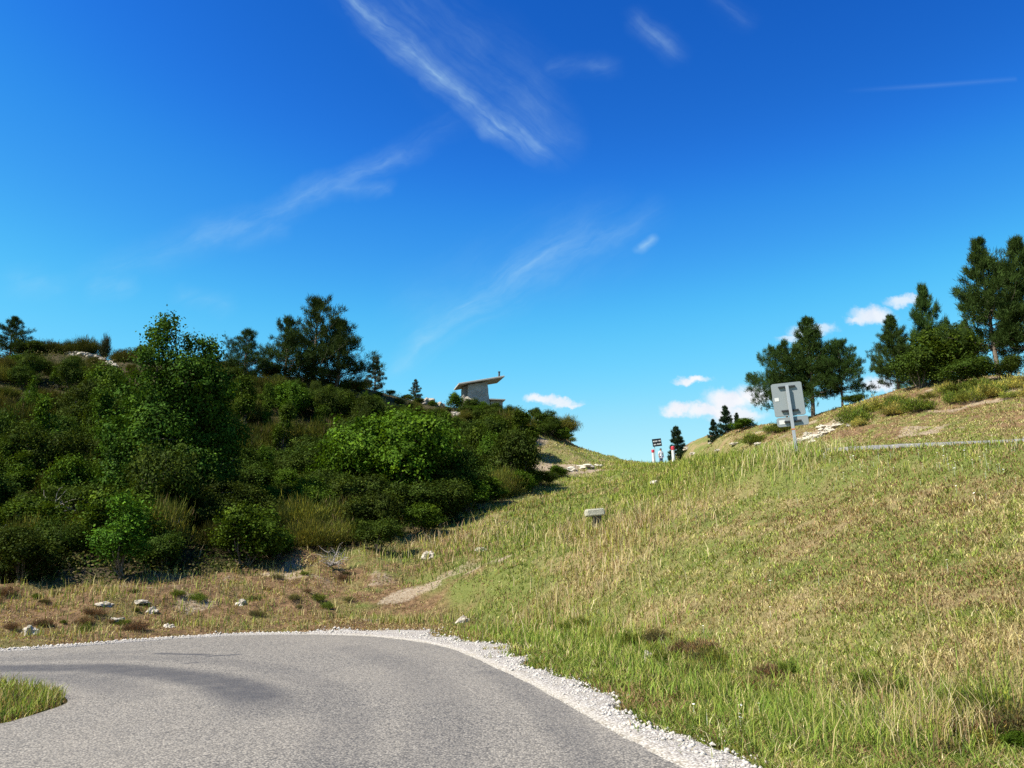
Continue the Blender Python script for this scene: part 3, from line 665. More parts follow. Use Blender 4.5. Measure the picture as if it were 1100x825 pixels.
# ------------------------------------------------------------------ plants
def tube(pts, rad, seg=6):
    pts = np.asarray(pts, float); k = len(pts); t = np.gradient(pts, axis=0); t /= np.linalg.norm(t, axis=1)[:, None] + 1e-9
    ref = np.where(np.abs(t[:, 2:3]) < .9, np.array([[0, 0, 1.]]), np.array([[1., 0, 0]])); a_ = np.cross(t, ref); a_ /= np.linalg.norm(a_, axis=1)[:, None]; b2 = np.cross(t, a_)
    th = np.arange(seg) / seg * 6.283
    v = pts[:, None] + (a_[:, None] * np.cos(th)[None, :, None] + b2[:, None] * np.sin(th)[None, :, None]) * np.asarray(rad)[:, None, None]
    i = np.arange(k * seg).reshape(k, seg); j = np.roll(i, -1, 1)
    return v.reshape(-1, 3), np.stack([i[:-1], j[:-1], j[1:], i[1:]], -1).reshape(-1, 4)
class Acc:
    def __init__(s): s.v = []; s.q = []; s.n = 0
    def add(s, v, q): s.v.append(v); s.q.append(q + s.n); s.n += len(v)
    def mesh(s, name): return npmesh(name, np.concatenate(s.v), quads=np.concatenate(s.q), smooth=True)
def limb(p0, p1, r, bend=.15, sag=0, k=6):
    p0 = np.asarray(p0, float); p1 = np.asarray(p1, float); t = np.linspace(0, 1, k)[:, None]; L = np.linalg.norm(p1 - p0)
    off = rr.normal(0, bend * L, 3)
    pts = p0 + (p1 - p0) * t + off * (np.sin(t * np.pi) * .6) + np.array([0, 0, sag * L]) * (t ** 2 - t)
    return pts, r * (1 - .75 * t[:, 0])
def leaves(Cn, Nrm, size, Cc, sprd, nper):
    """kite leaves around clump centres Cn; Nrm outward bias"""
    k = len(Cn) * nper; c = np.repeat(Cn, nper, 0) + rr.normal(0, 1, (k, 3)) * np.repeat(sprd, nper)[:, None] * np.array([1, 1, .8])
    nn = np.repeat(Nrm + rr.normal(0, .45, Nrm.shape) + np.array([0, 0, .35]), nper, 0) * 1.1 + rr.normal(0, .55, (k, 3)); nn /= np.linalg.norm(nn, axis=1)[:, None]
    d = rr.normal(0, 1, (k, 3)); d -= nn * (d * nn).sum(1)[:, None]; d /= np.linalg.norm(d, axis=1)[:, None]; s = np.cross(nn, d)
    L = (size * (.6 + .8 * rr.random(k)))[:, None]
    v = np.stack([c - d * L * .5, c + s * L * .33 + nn * L * .06, c + d * L * .5 - nn * L * .08, c - s * L * .33 + nn * L * .06], 1)
    q = (np.arange(k) * 4)[:, None] + np.arange(4)[None]
    cc = np.repeat(Cc, nper, 0) * (.7 + .6 * rr.random(k))[:, None]
    return v.reshape(-1, 3), q, np.repeat(cc, 4, 0)
def leafy(name, seed, rx, rz, nclump, nper, leaf, col, trunk=.0, lobes=9, top=0.0, stem_r=.03, bark=None, sprd=.13, lob=None):
    """bush or small tree: several uneven lobes of leaf sprays, shoots that break the outline, gaps between"""
    global rr; rr = np.random.default_rng(seed)
    if lob is None:
        lc = rr.normal(0, 1, (lobes, 3)); lc /= np.linalg.norm(lc, axis=1)[:, None]; lc[:, 2] = np.abs(lc[:, 2]) * .9 - .15
        lcen = lc * np.array([rx * .62, rx * .62, rz * .45 * (1 + top)]) + np.array([0, 0, trunk + (rz - trunk) * .40]); lrad = rx * (.24 + .24 * rr.random(lobes))
        lcen = np.vstack([lcen, [[0, 0, trunk + (rz - trunk) * .38]]]); lrad = np.append(lrad, rx * .55)
    else:
        lob = np.array(lob, float); lcen = lob[:, :3]; lrad = lob[:, 3]
    lobes = len(lcen)
    li = rr.choice(lobes, nclump, p=lrad ** 2 / (lrad ** 2).sum())
    d = rr.normal(0, 1, (nclump, 3)); d[:, 2] = d[:, 2] * .9 + .25; d /= np.linalg.norm(d, axis=1)[:, None]
    rad = (.55 + .45 * rr.random(nclump) ** .5) * (.9 + .25 * rr.random(nclump))
    shoot = rr.random(nclump) < .16; rad[shoot] *= 1.12 + .30 * rr.random(shoot.sum())
    cn = lcen[li] + d * (lrad[li] * rad)[:, None] * np.array([1, 1, 1.0 if lob is not None else max(.7, (rz - trunk) / (2 * rx) * .95)])
    ok = cn[:, 2] > trunk * .8 + .08; cn = cn[ok]; d = d[ok]; shoot = shoot[ok]
    cn[:, 2] = np.where(cn[:, 2] > rz, rz - .25 * rr.random(len(cn)), cn[:, 2])
    tone = (.6 + .8 * rr.random(len(cn)))[:, None]; cc = np.asarray(col)[None] * tone
    yel = rr.random(len(cn)) < .2; cc[yel] = cc[yel] * np.array([1.45, 1.28, 1.0])
    v, q, c = leaves(cn, d, leaf, cc, np.where(shoot, .55, 1.0) * sprd * (.6 + .8 * rr.random(len(cn))), nper)
    crown = npmesh(name + '_crown', v, quads=q, col=c)
    ac = Acc()
    if trunk > 0: pts, r = limb((0, 0, -.3), (rr.normal(0, .1), rr.normal(0, .1), rz * .75), stem_r * 2.2, .03, k=8); ac.add(*tube(pts, r, 8))
    for i in range(lobes):
        b0 = np.array([rr.normal(0, .06), rr.normal(0, .06), -.2 if trunk == 0 else trunk * (.5 + .6 * rr.random())])
        pts, r = limb(b0, lcen[i], stem_r * (1.1 if trunk == 0 else .8), .1); ac.add(*tube(pts, r))
        for j in rr.choice(np.arange(len(cn)), min(9, len(cn)), replace=False):
            if np.linalg.norm(cn[j] - lcen[i]) < lrad[i] * 1.5: pts, r = limb(lcen[i], cn[j], stem_r * .4, .1, k=4); ac.add(*tube(pts, r, 4))
    return crown, ac.mesh(name + '_stem'), rz, M_leaf, bark or M_bark
def broom(name, seed, rx, rz, cnt, col, spread=.5, wd=.006, fans=40, yel=.16):
    """broom / juniper like shrub: many small fans of upright green twigs of uneven height"""
    global rr; rr = np.random.default_rng(seed)
    fth = rr.random(fans) * 6.283; frad = np.sqrt(rr.random(fans)) * rx * .9; fz = rz * (1 - .5 * (frad / rx) ** 2) * (.5 + .55 * rr.random(fans))
    fc = np.column_stack([np.cos(fth) * frad, np.sin(fth) * frad]); ft = spread * frad / rx + rr.normal(0, .12, fans); fcol = .6 + .8 * rr.random(fans); fyel = rr.random(fans) < .25
    k = cnt; fi = rr.integers(0, fans, k); w = rx * .20
    base = fc[fi] + rr.normal(0, w, (k, 2)); dd = np.hypot(*(base - fc[fi]).T) / w
    hh = fz[fi] * (1.08 - .22 * dd * rr.random(k)) * (.8 + .3 * rr.random(k)); hh = np.maximum(hh, .15)
    start = .15 + .75 * rr.random(k) ** .7; L = np.maximum(.08, hh * (.12 + .14 * rr.random(k)))
    tilt = ft[fi] + rr.normal(0, .20, k); az = fth[fi] + rr.normal(0, .6, k)
    D = np.column_stack([np.cos(az) * np.sin(tilt), np.sin(az) * np.sin(tilt), np.cos(tilt)])
    P0 = np.column_stack([base * (.5 + .5 * start[:, None]), np.maximum(hh * start - L * .4, 0)])
    P1 = P0 + D * L[:, None] * .5; P2 = P1 + (D * .8 + np.array([0, 0, .2]) + rr.normal(0, .2, (k, 3))) * L[:, None] * .5
    pz = rr.random(k) * 6.283; wv = np.column_stack([np.cos(pz), np.sin(pz), np.zeros(k)]) * wd * (.6 + .8 * rr.random(k))[:, None]
    V_ = np.stack([P0 - wv * .6, P0 + wv * .6, P1 + wv, P1 - wv, P2], 1).reshape(-1, 3); bs = (np.arange(k) * 5)[:, None]
    cl = np.asarray(col)[None] * (fcol[fi] * (.6 + .8 * rr.random(k)))[:, None]; yl = (rr.random(k) < yel) | (fyel[fi] & (rr.random(k) < .6)); cl[yl] *= np.array([2.0, 1.6, 1.1])
    br = rr.random(k) < .04; cl[br] = np.array([.16, .11, .06]) * (.6 + .8 * rr.random(br.sum()))[:, None]
    crown = npmesh(name + '_foliage', V_, quads=bs + np.array([[0, 1, 2, 3]]), tris=bs + np.array([[3, 2, 4]]), col=np.repeat(cl, 5, 0))
    ac = Acc()
    for i in range(14):
        pts, r = limb((0, 0, -.15), (fc[i % fans][0], fc[i % fans][1], fz[i % fans] * .7), .02, .08); ac.add(*tube(pts, r, 5))
    return crown, ac.mesh(name + '_stem'), rz, M_broom, M_bark
def pine(name, seed, h, rbase, clear=.12, whorls=16, per=6, col=(.032, .058, .02), irr=.3, tuft=.2, shape=1.0, dens=1.0, lean=0.0, nw=.022):
    global rr; rr = np.random.default_rng(seed)
    ac = Acc(); tz = np.linspace(-.4, h, 14); bx = np.cumsum(rr.normal(0, h * .004, 14)) + lean * np.maximum(tz, 0); by = np.cumsum(rr.normal(0, h * .004, 14))
    tp = np.column_stack([bx, by, tz]); ac.add(*tube(tp, (.018 * h + .03) * (1 - .93 * np.clip(tz / h, 0, 1)), 10))
    T, D = [], []
    for w in range(whorls):
        t = clear + (1 - clear) * ((w + .5 * rr.random()) / whorls); z = t * h
        prof = (1 - ((t - clear) / (1 - clear))) ** shape * (.55 + .45 * min(1, (t - clear) / .18 + .35))
        for j in range(per):
            a_ = j / per * 6.283 + rr.random() * .9 + w; L = rbase * prof * (1 + irr * rr.normal()) + .12 * tuft * 3
            if rr.random() < .10 or L < .1: continue
            el = .15 + .55 * t + rr.normal(0, .15); p0 = np.array([np.interp(z, tz, bx), np.interp(z, tz, by), z])
            dv = np.array([math.cos(a_) * math.cos(el), math.sin(a_) * math.cos(el), math.sin(el)]); p1 = p0 + dv * L
            pts, r = limb(p0, p1, .004 * h * (1.1 - t) + .008, .06, .18, k=5); ac.add(*tube(pts, r, 5))
            m_ = max(4, int(L / tuft * 2.6 * dens)); s = .25 + .75 * rr.random(m_) ** .7
            side = np.cross(dv, (0, 0, 1)); side /= np.linalg.norm(side) + 1e-9
            c = p0 + np.outer(s, p1 - p0) + np.outer(rr.normal(0, .20, m_) * L * (1.1 - s * .55), side) + np.array([0, 0, 1]) * (rr.normal(.03, .07, m_) * L + .18 * L * (s ** 2 - s))[:, None]
            T.append(c); T.append(p1[None]); D.append(np.tile(dv * .6 + np.array([0, 0, .7]), (m_, 1)) + rr.normal(0, .25, (m_, 3))); D.append((dv + np.array([0, 0, .6]))[None])
    T.append(np.array([[bx[-1], by[-1], h]])); D.append(np.array([[0, 0, 1.]]))
    T = np.concatenate(T); D = np.concatenate(D); D /= np.linalg.norm(D, axis=1)[:, None]
    nn = 26; k = len(T) * nn
    dd = np.repeat(D, nn, 0) * .95 + rr.normal(0, .5, (k, 3)); dd /= np.linalg.norm(dd, axis=1)[:, None]
    st = np.repeat(T, nn, 0) + rr.normal(0, tuft * .25, (k, 3)) ; L = tuft * (.5 + .6 * rr.random(k))[:, None]
    sd = np.cross(dd, rr.normal(0, 1, (k, 3))); sd /= np.linalg.norm(sd, axis=1)[:, None]; sd *= nw * (.7 + .6 * rr.random(k))[:, None]
    V_ = np.stack([st - sd * .5, st + sd * .5, st + dd * L * .6 + sd * .5, st + dd * L], 1).reshape(-1, 3)
    tone = np.repeat(.65 + .7 * rr.random(len(T)), nn); cl = np.asarray(col)[None] * (tone * (.75 + .5 * rr.random(k)))[:, None]
    crown = npmesh(name + '_crown', V_, quads=(np.arange(k) * 4)[:, None] + np.arange(4)[None], col=np.repeat(cl, 4, 0))
    return crown, ac.mesh(name + '_trunk'), h, M_needle, M_bark

G_DARK = (.028, .046, .006); G_MID = (.038, .070, .006); G_BRIGHT = (.052, .118, .009); G_OLIVE = (.080, .090, .017); G_BROOM = (.052, .066, .012)
KIT = {}
def kit(key, tup): KIT[key] = tup
for i in range(4): kit(f'dark{i}', leafy(f'dark{i}', 10 + i, 1.15, 1.9, 330, 40, .068, G_DARK))
for i in range(3): kit(f'mid{i}', leafy(f'mid{i}', 20 + i, 1.1, 2.0, 300, 38, .080, G_MID))
kit('bright', leafy('bright', 31, 2.3, 4.0, 900, 40, .110, G_BRIGHT, lobes=15, stem_r=.05, sprd=.18))
kit('bigtree', leafy('bigtree', 41, 2.3, 8.0, 1600, 44, .115, (.030, .062, .007), trunk=.5, stem_r=.09, sprd=.20,
    lob=[(0, 0, 1.6, 1.5), (-1.5, .2, 1.5, 1.2), (1.5, -.3, 1.4, 1.3), (.3, -1.4, 1.5, 1.2), (-.9, -.8, 2.9, 1.25), (1.1, .3, 3.0, 1.35), (-1.9, 0, 2.9, .9), (2.0, -.2, 3.1, .95), (.1, .6, 3.9, 1.4), (-1.0, .1, 4.6, 1.05), (1.2, -.3, 4.6, 1.1), (.2, -.6, 5.4, 1.0), (1.7, .2, 5.5, .7), (-.9, -.1, 6.1, .75), (.9, 0, 6.3, .75), (-.75, 0, 7.1, .55), (1.35, .1, 6.9, .4), (-.5, .1, 7.7, .33), (.4, 0, 7.0, .4)]))
for i in range(3): kit(f'sapling{i}', leafy(f'sapling{i}', 50 + i, .75, 3.0, 210, 36, .085, G_MID if i else (.046, .112, .010), trunk=.1, lobes=9, top=.3, stem_r=.025))
for i in range(4): kit(f'broom{i}', broom(f'broom{i}', 60 + i, 1.0 + .15 * i, 1.25 + .12 * i, 17000, G_BROOM if i % 2 else G_OLIVE))
for i in range(3): kit(f'tussock{i}', broom(f'tussock{i}', 66 + i, .8, .9, 3200, ((.125, .155, .032), (.19, .195, .055), (.085, .125, .022))[i], spread=.95, wd=.010, fans=22, yel=.3))
for i in range(2): kit(f'heath{i}', broom(f'heath{i}', 72 + i, .7, .6, 3500, ((.17, .11, .06), (.12, .115, .045))[i], spread=.8, fans=26, yel=.1))
kit('juniper', broom('juniper', 70, .45, 1.6, 3600, (.05, .066, .03), spread=.3, fans=12))
for i in range(3): kit(f'youngpine{i}', pine(f'youngpine{i}', 80 + i, 3.2, 1.25 + .1 * i, clear=.02, whorls=14, per=6, tuft=.22, col=(.030, .054, .013), irr=.45, shape=.75, nw=.015, dens=.85))
kit('bluepine', pine('bluepine', 88, 2.4, .75, clear=.05, whorls=9, per=5, tuft=.16, col=(.05, .068, .05), irr=.35, dens=.8))
kit('spruce', pine('spruce', 90, 2.6, .8, clear=.03, whorls=13, per=6, tuft=.15, col=(.022, .04, .02), shape=.9))
for i in range(4): kit(f'pine{i}', pine(f'pine{i}', 95 + i, 8.0, 2.6, clear=.19, whorls=17, per=7, tuft=.36, col=(.032, .056, .012), irr=.36, shape=.92, dens=1.3, nw=.026))
kit('lopsided', pine('lopsided', 104, 7.0, 3.1, clear=.2, whorls=12, per=7, tuft=.36, col=(.031, .054, .012), irr=.45, shape=.5, dens=1.25, nw=.026))
USED = {}
def plant(name, key, pos, h, label, cat, group=None, parts=('crown', 'trunk'), rz=None, wide=1.0):
    crown, stem, ph, ml, mb = KIT[key]
    r = empty(name, pos, rng.random() * 6.28 if rz is None else rz); s = h / ph; r.scale = (s * wide, s * wide, s)
    tag(r, label, cat, group)
    if key not in USED:
        crown.materials.append(ml); stem.materials.append(mb); USED[key] = 1
    a_ = bpy.data.objects.new(parts[0], crown); b2 = bpy.data.objects.new(parts[1], stem)
    for q_ in (a_, b2): COL.objects.link(q_); q_.parent = r
    return r
def pl(name, key, u, v, px, label, cat, group=None, d=None, wide=1.0, **kw):
    p = hit_c(u, v) if d is None else ground(u, v, d)
    h = max(W(u, v - px, p[1])[2] - p[2], px * p[1] / FPX * .55)      # so that the top stands as high as it should over uneven ground
    return plant(name, key, p, h, label, cat, group, wide=wide, **kw)
SH = dict(parts=('foliage', 'stem'))
# notable plants of the left hillside
pl('broadleaf_tree', 'bigtree', 178, 555, 212, 'tall dark broadleaf tree, the highest crown on the left hillside', 'tree', rz=.6, wide=.92)
pl('green_bush', 'bright', 425, 548, 122, 'big bright green rounded bush below the stone shelter', 'bush', wide=1.05, **SH)
pl('pine_tree', 'youngpine1', 336, 412, 90, 'tallest bushy pine of the clump on the left hill crest', 'tree', 'pines on the left hill crest', d=53, rz=1, wide=.85)
pl('pine_tree', 'youngpine2', 306, 410, 66, 'shorter pine on the left side of the crest clump', 'tree', 'pines on the left hill crest', d=52.5, rz=2)
pl('pine_tree', 'youngpine0', 362, 412, 66, 'dark drooping pine on the right side of the crest clump', 'tree', 'pines on the left hill crest', d=53.5, rz=3, wide=1.15)
pl('pine_tree', 'youngpine2', 263, 402, 46, 'small lone pine poking up between big tree and pine clump', 'tree', 'pines on the left hill crest', d=50, rz=4)
pl('pine_tree', 'youngpine0', 10, 388, 46, 'small pine at the left end of the hill crest', 'tree', 'pines on the left hill crest', d=46, rz=5)
pl('small_conifer', 'bluepine', 402, 424, 40, 'thin grey green conifer alone on the crest left of the shelter', 'tree', d=58)
pl('small_conifer', 'bluepine', 446, 428, 20, 'tiny sparse twiggy conifer beside the pale crest rock', 'tree', d=61)
for (u, v, px, lab) in ((72, 380, 16, 'low grey shrub left of the rocks on the crest'), (90, 381, 21, 'rounded broom bush on top of the crest rocks'), (112, 384, 28, 'spiky upright shrub at the right end of the crest rocks')):
    pl('crest_shrub', 'juniper' if px > 25 else 'broom1', u, v, px, lab, 'shrub', 'shrubs by the crest rocks', d=48, **SH)
pl('leafy_sapling', 'sapling0', 128, 622, 92, 'bright upright leafy sapling standing alone at the foot of the thicket', 'sapling', wide=1.2)
pl('leafy_sapling', 'sapling1', 226, 545, 90, 'slender climbing sapling right of the tall broadleaf tree', 'sapling', wide=.7)
pl('green_bush', 'mid0', 262, 606, 72, 'fresh green rounded bush at the thicket edge above the bare bank', 'bush', wide=1.1, **SH)
pl('green_bush', 'mid1', 296, 600, 34, 'small bright bush at the foot of the slope right of a bigger one', 'bush', **SH)
pl('green_bush', 'dark1', 405, 592, 40, 'low dark bush at the edge of the mown grass', 'bush', wide=1.3, **SH)
pl('green_bush', 'mid0', 500, 550, 40, 'wide green bush hugging the foot of the slope below the path', 'bush', wide=1.6, **SH)
pl('green_bush', 'mid1', 548, 532, 30, 'flat topped green bush below the gravel path', 'bush', wide=1.6, **SH)
pl('green_bush', 'dark2', 582, 522, 20, 'small dark bush at the right end of the lower thicket', 'bush', wide=1.5, **SH)
pl('thorn_tree', 'sapling2', 562, 503, 62, 'small tree with thin pale trunk beside the gravel path', 'tree', wide=1.4, d=54)
pl('green_bush', 'dark0', 592, 488, 38, 'round bush on the steep edge above the gravel path', 'bush', wide=1.05, d=61, **SH)
for (u, v, px, k_, d_, w_, lab) in ((571, 492, 30, 'dark1', 58, 1.3, 'dark bush at the left side of the gravel hollow'), (583, 486, 34, 'dark2', 60, 1.3, 'dark bush directly above the shaded gravel hollow'), (603, 484, 26, 'mid2', 61, 1.3, 'greenish bush at the right end of the steep edge'), (588, 470, 30, 'dark3', 63, 1.3, 'dark bush under the domed skyline broom'), (560, 478, 30, 'mid1', 60, 1.2, 'green bush left of the jagged grey rock'), (545, 486, 26, 'broom2', 57, 1.3, 'olive broom left of the thin pale trunk'), (530, 492, 28, 'broom0', 55, 1.4, 'olive broom on the slope under the shelter bushes'), (612, 486, 14, 'tussock2', 63, 1.3, 'grass tussock on the brown edge of the hill')):
    pl('flank_bush', k_, u, v, px, lab, 'bush', 'bushes on the right flank of the hill', d=d_, wide=w_, **SH)
for (u, v, px, k_, lab) in ((470, 562, 34, 'dark3', 'low dark bush along the foot of the slope left of the tall grass'), (520, 540, 30, 'mid2', 'fresh green bush in the lower row under the slope'), (565, 526, 24, 'mid1', 'small leafy bush in the lower row near the path'), (450, 572, 34, 'mid2', 'leafy bush at the foot of the big bright bush'), (530, 530, 26, 'dark0', 'dark bush in the lower row under the slope'), (598, 514, 16, 'mid0', 'last small bush of the lower row by the path')):
    pl('green_bush', k_, u, v, px, lab, 'bush', 'lower row of bushes by the grass', wide=1.4, **SH)
for (u, v, px, k_, lab) in ((712, 714, 20, 'tussock2', 'dark green tuft beside the half hidden white stone'), (755, 728, 22, 'heath1', 'green tuft on the verge between two others'), (782, 736, 16, 'tussock0', 'yellowish tuft on the verge bank'), (812, 745, 24, 'heath0', 'dark brownish tuft on the verge bank'), (870, 757, 16, 'tussock2', 'low green tuft near the middle of the verge'), (1092, 806, 26, 'mid1', 'small leafy plant at the bottom right corner'), (1060, 800, 22, 'tussock1', 'straw coloured tuft by the bottom right plant'), (1040, 792, 24, 'heath0', 'dry brown weed left of the straw tuft at the bottom right'), (1085, 785, 26, 'heath0', 'dry brown weed above the bottom right plant'), (1010, 810, 22, 'heath1', 'olive weed near the bottom edge right of the tall straw'), (1070, 770, 20, 'heath1', 'olive weed highest of the bottom right weeds')):
    pl('grass_tuft', k_, u, v, px, lab, 'grass tuft', 'tufts along the verge', wide=1.3, **SH)
pl('broom_shrub', 'broom0', 598, 468, 26, 'domed grey green broom on the skyline right of the cloud', 'shrub', wide=1.2, d=65, **SH)
pl('green_bush', 'dark1', 574, 468, 28, 'dark upright bush on the skyline nearest the shelter', 'bush', wide=.9, d=64, **SH)
for i, (u, v, px, k_) in enumerate(((505, 470, 42, 'dark2'), (520, 468, 40, 'mid1'), (535, 470, 38, 'dark0'), (488, 468, 40, 'mid0'), (550, 475, 36, 'dark1'))):
    pl('conical_bush', k_, u, v, px, ('dark bush straight below the shelter wall', 'fresh green bush growing against the shelter front', 'dark bush below the low slab right of the shelter', 'green bush below the left end of the shelter', 'dark bush right of the shelter slab')[i], 'bush', 'bushes in front of the shelter', d=60, wide=.8, **SH)

for (u, v, px, k_, d_, w_, lab) in ((30, 382, 20, 'dark1', 46, 1.5, 'dark low bush right of the small pine at the left crest end'), (50, 381, 17, 'broom1', 47, 1.4, 'olive shrub between the left crest pine and the crest rocks'), (132, 391, 17, 'broom0', 48, 1.3, 'olive broom shrub right of the crest rocks'), (150, 392, 22, 'dark0', 49, 1.2, 'dark bush on the crest left of the tall tree top'), (222, 398, 16, 'broom3', 50, 1.4, 'olive broom on the crest right of the tall tree top'), (242, 400, 18, 'dark2', 51, 1.3, 'dark bush on the crest left of the lone small pine'), (286, 406, 22, 'dark3', 52, 1.3, 'dark bush on the crest between lone pine and pine clump'), (385, 420, 14, 'broom2', 56, 1.4, 'broom shrub on the crest left of the grey green conifer'), (420, 430, 12, 'dark1', 59, 1.4, 'dark bush on the crest right of the grey green conifer')):
    pl('crest_bush', k_, u, v, px, lab, 'bush', 'bushes along the left crest', d=d_, wide=w_, **SH)
for i in range(16):
    u = 436 + i * 7.4 + rng.uniform(-3, 3); v = 447 + 9 * (i % 2) + rng.uniform(-3, 4); d_ = 59.5 - (v - 447) * .35
    pl('shelter_bush', ('dark0', 'mid1', 'dark2', 'broom0', 'mid2', 'dark3')[i % 6], u, v, rng.uniform(10, 16), 'low bush on the slope just under the stone shelter and its pale rocks', 'bush', 'low bushes under the shelter', d=d_, wide=rng.uniform(1.3, 1.7), **SH)
rw = np.random.default_rng(41)
for i in range(30):
    u = rw.uniform(590, 1105); v = np.interp(u, [590, 680, 755, 830, 900, 1000, 1105], [672, 690, 708, 724, 738, 760, 785]) + rw.uniform(-9, 9); p = hit_c(round(u, 1), round(v, 1))
    plant('ditch_weed', ('heath0', 'tussock2', 'heath1', 'tussock2', 'tussock0')[i % 5], p, rw.uniform(.14, .30), ('dry brown weed in the ditch below the grass bank', 'green tuft in the ditch below the grass bank', 'olive weed in the ditch below the grass bank', 'green tuft in the ditch below the grass bank', 'yellowish tuft in the ditch below the grass bank')[i % 5], 'weed', ('brown weeds along the ditch', 'green tufts along the ditch', 'olive weeds along the ditch', 'green tufts along the ditch', 'yellowish tufts along the ditch')[i % 5], wide=rw.uniform(.7, 1.2), **SH)
# filler shrubs of the thicket
rt = np.random.default_rng(23)
placed = []
clear_of = [hit_c(*q_)[:2] for q_ in ((128, 624), (120, 632), (262, 608), (425, 550), (420, 566), (230, 552))]
cnt = 0
tries = 0
while cnt < 370 and tries < 16000:
    tries += 1
    u = rt.uniform(-60, 600); v = rt.uniform(392, 632)
    p = hit_c(round(u, 1), round(v, 1))
    if p[1] > 72 or hillmask(np.array([p[0]]), np.array([p[1]]))[0] < .6: continue
    mind = 1.15 if p[1] > 35 else 1.1
    if any((p[0] - a_) ** 2 + (p[1] - b2) ** 2 < 2.0 for a_, b2 in clear_of): continue
    if any((p[0] - a_) ** 2 + (p[1] - b2) ** 2 < mind * mind for a_, b2 in placed): continue
    r = rt.random(); nse = fbm(np.array([p[0]]), np.array([p[1]]), .16, 2, 7)[0]
    sky_line = v < 440; up = rt.random() < .34; wd_ = rt.uniform(.6, .85) if up else rt.uniform(.85, 1.3)
    if r < (.40 if v < 500 else .17) + (nse - .5):
        key = f'broom{rt.integers(0, 4)}'; h = rt.uniform(.8, 1.5); nm, lab, cat, grp = 'broom_shrub', 'olive green broom shrub of fine upright twigs in the hillside thicket', 'shrub', 'broom shrubs in the thicket'
    elif r < .75:
        key = f'dark{rt.integers(0, 4)}'; h = rt.uniform(1.0, 2.1); nm, lab, cat, grp = 'dark_bush', 'dark leafed evergreen bush among others in the hillside thicket', 'bush', 'dark bushes in the thicket'
    else:
        key = f'mid{rt.integers(0, 3)}' if rt.random() < .6 else f'sapling{rt.integers(1, 3)}'; h = rt.uniform(1.0, 2.1); nm, lab, cat, grp = 'leafy_bush', 'mid green loose leafy bush among others in the hillside thicket', 'bush', 'leafy bushes in the thicket'
    if up: h = rt.uniform(1.9, 3.3); key = rt.choice(['sapling1', 'sapling2', 'dark0', 'dark1', 'dark3', 'mid2']) if nm != 'broom_shrub' else key
    if up and nm == 'broom_shrub': h *= .62
    if sky_line: h *= .75
    if u > 440 and v < 470: h *= .6
    sk = np.interp(u, [-60, 0, 60, 100, 120, 180, 240, 300, 380, 400, 440, 490, 545, 570, 600, 620], [372, 372, 372, 378, 388, 392, 390, 402, 410, 418, 430, 440, 440, 446, 460, 485]) + rt.uniform(0, 10)
    h = min(h, W(u, sk, p[1])[2] - p[2])
    if h < .45: continue
    placed.append((p[0], p[1])); cnt += 1
    plant(nm, key, p, h, lab, cat, grp, wide=wd_ * (1.2 if h < .8 else 1), **SH)
print('SHRUBS', cnt, tries)

# right hand hilltop
PG = 'pines on the right hilltop'
for (k_, u, v, d, px, lab, wd, rz) in (('pine0', 874, 447, 60, 104, 'pine with the tallest top of the group behind the road sign', 1.0, .3), ('lopsided', 846, 450, 61, 76, 'low spreading pine reaching left behind the road sign', .76, 1.9), ('lopsided', 906, 444, 59, 74, 'rounded pine on the right side of the group behind the road sign', .85, 3.3),
        ('pine1', 966, 424, 56, 84, 'compact pine standing just right of the gap in the right hilltop trees', .82, 1.2), ('pine2', 1003, 414, 60, 104, 'slim pointed pine behind the others on the right hilltop', .6, .5), ('pine3', 1072, 410, 49, 150, 'tallest pine on the right hilltop', .84, 2.0), ('pine1', 1108, 404, 48, 146, 'tall pine cut by the right edge of the photo', .8, 4.2), ('pine2', 1042, 412, 55, 66, 'shorter pine just left of the tallest one', .7, 2.8)):
    pl('pine_tree', k_, u, v, px, lab, 'tree', PG, d=d, wide=wd, rz=rz)
for (k_, u, v, d, px, lab, wd) in (('mid2', 1020, 420, 50, 70, 'yellowish green bush between two pines on the right hilltop', 1.2), ('dark3', 1040, 420, 46, 38, 'broad dark green bush under the tallest right hilltop pine', 1.5), ('dark1', 990, 420, 50, 50, 'dark bush under the slim pine on the right hilltop', 1.1), ('dark0', 1085, 414, 45, 34, 'dark low bush at the foot of the right edge pine', 1.2), ('dark2', 918, 438, 57, 18, 'small bush right of the pine group behind the sign', 1.3), ('mid0', 800, 464, 70, 16, 'low green bush on the mound left of the sign pines', 1.8)):
    pl('hilltop_bush', k_, u, v, px, lab, 'bush', 'bushes on the right hilltop', d=d, wide=wd, **SH)
for (k_, u, v, d, px, lab, wd) in (('spruce', 728, 484, 86, 25, 'small dark conifer beside the red topped marker posts', 1.0), ('spruce', 767, 470, 80, 19, 'tiny leaning conifer on the mound under the cloud', .9), ('spruce', 780, 468, 78, 31, 'thin pointed conifer on the mound under the cloud', .9), ('spruce', 793, 466, 76, 22, 'small pointed conifer just left of the sign pines', .8)):
    pl('small_conifer', k_, u, v, px, lab, 'tree', 'small conifers on the mound', d=d, wide=wd)
for i in range(44):
    u = rng.uniform(800, 1130); vv = np.interp(u, [735, 800, 870, 905, 1000, 1100, 1150], [480, 467, 454, 447, 424, 414, 412]) + rng.uniform(0, 16); p = hit_c(round(u, 1), round(vv, 1))
    if 850 < u < 912 and vv > 449: continue
    plant('grass_tussock', f'tussock{i % 3}', p, rng.uniform(.5, 1.0), 'yellow green tussock on the rim of the right hilltop', 'tussock', 'tussocks on the right hilltop rim', wide=rng.uniform(.9, 1.5), **SH)

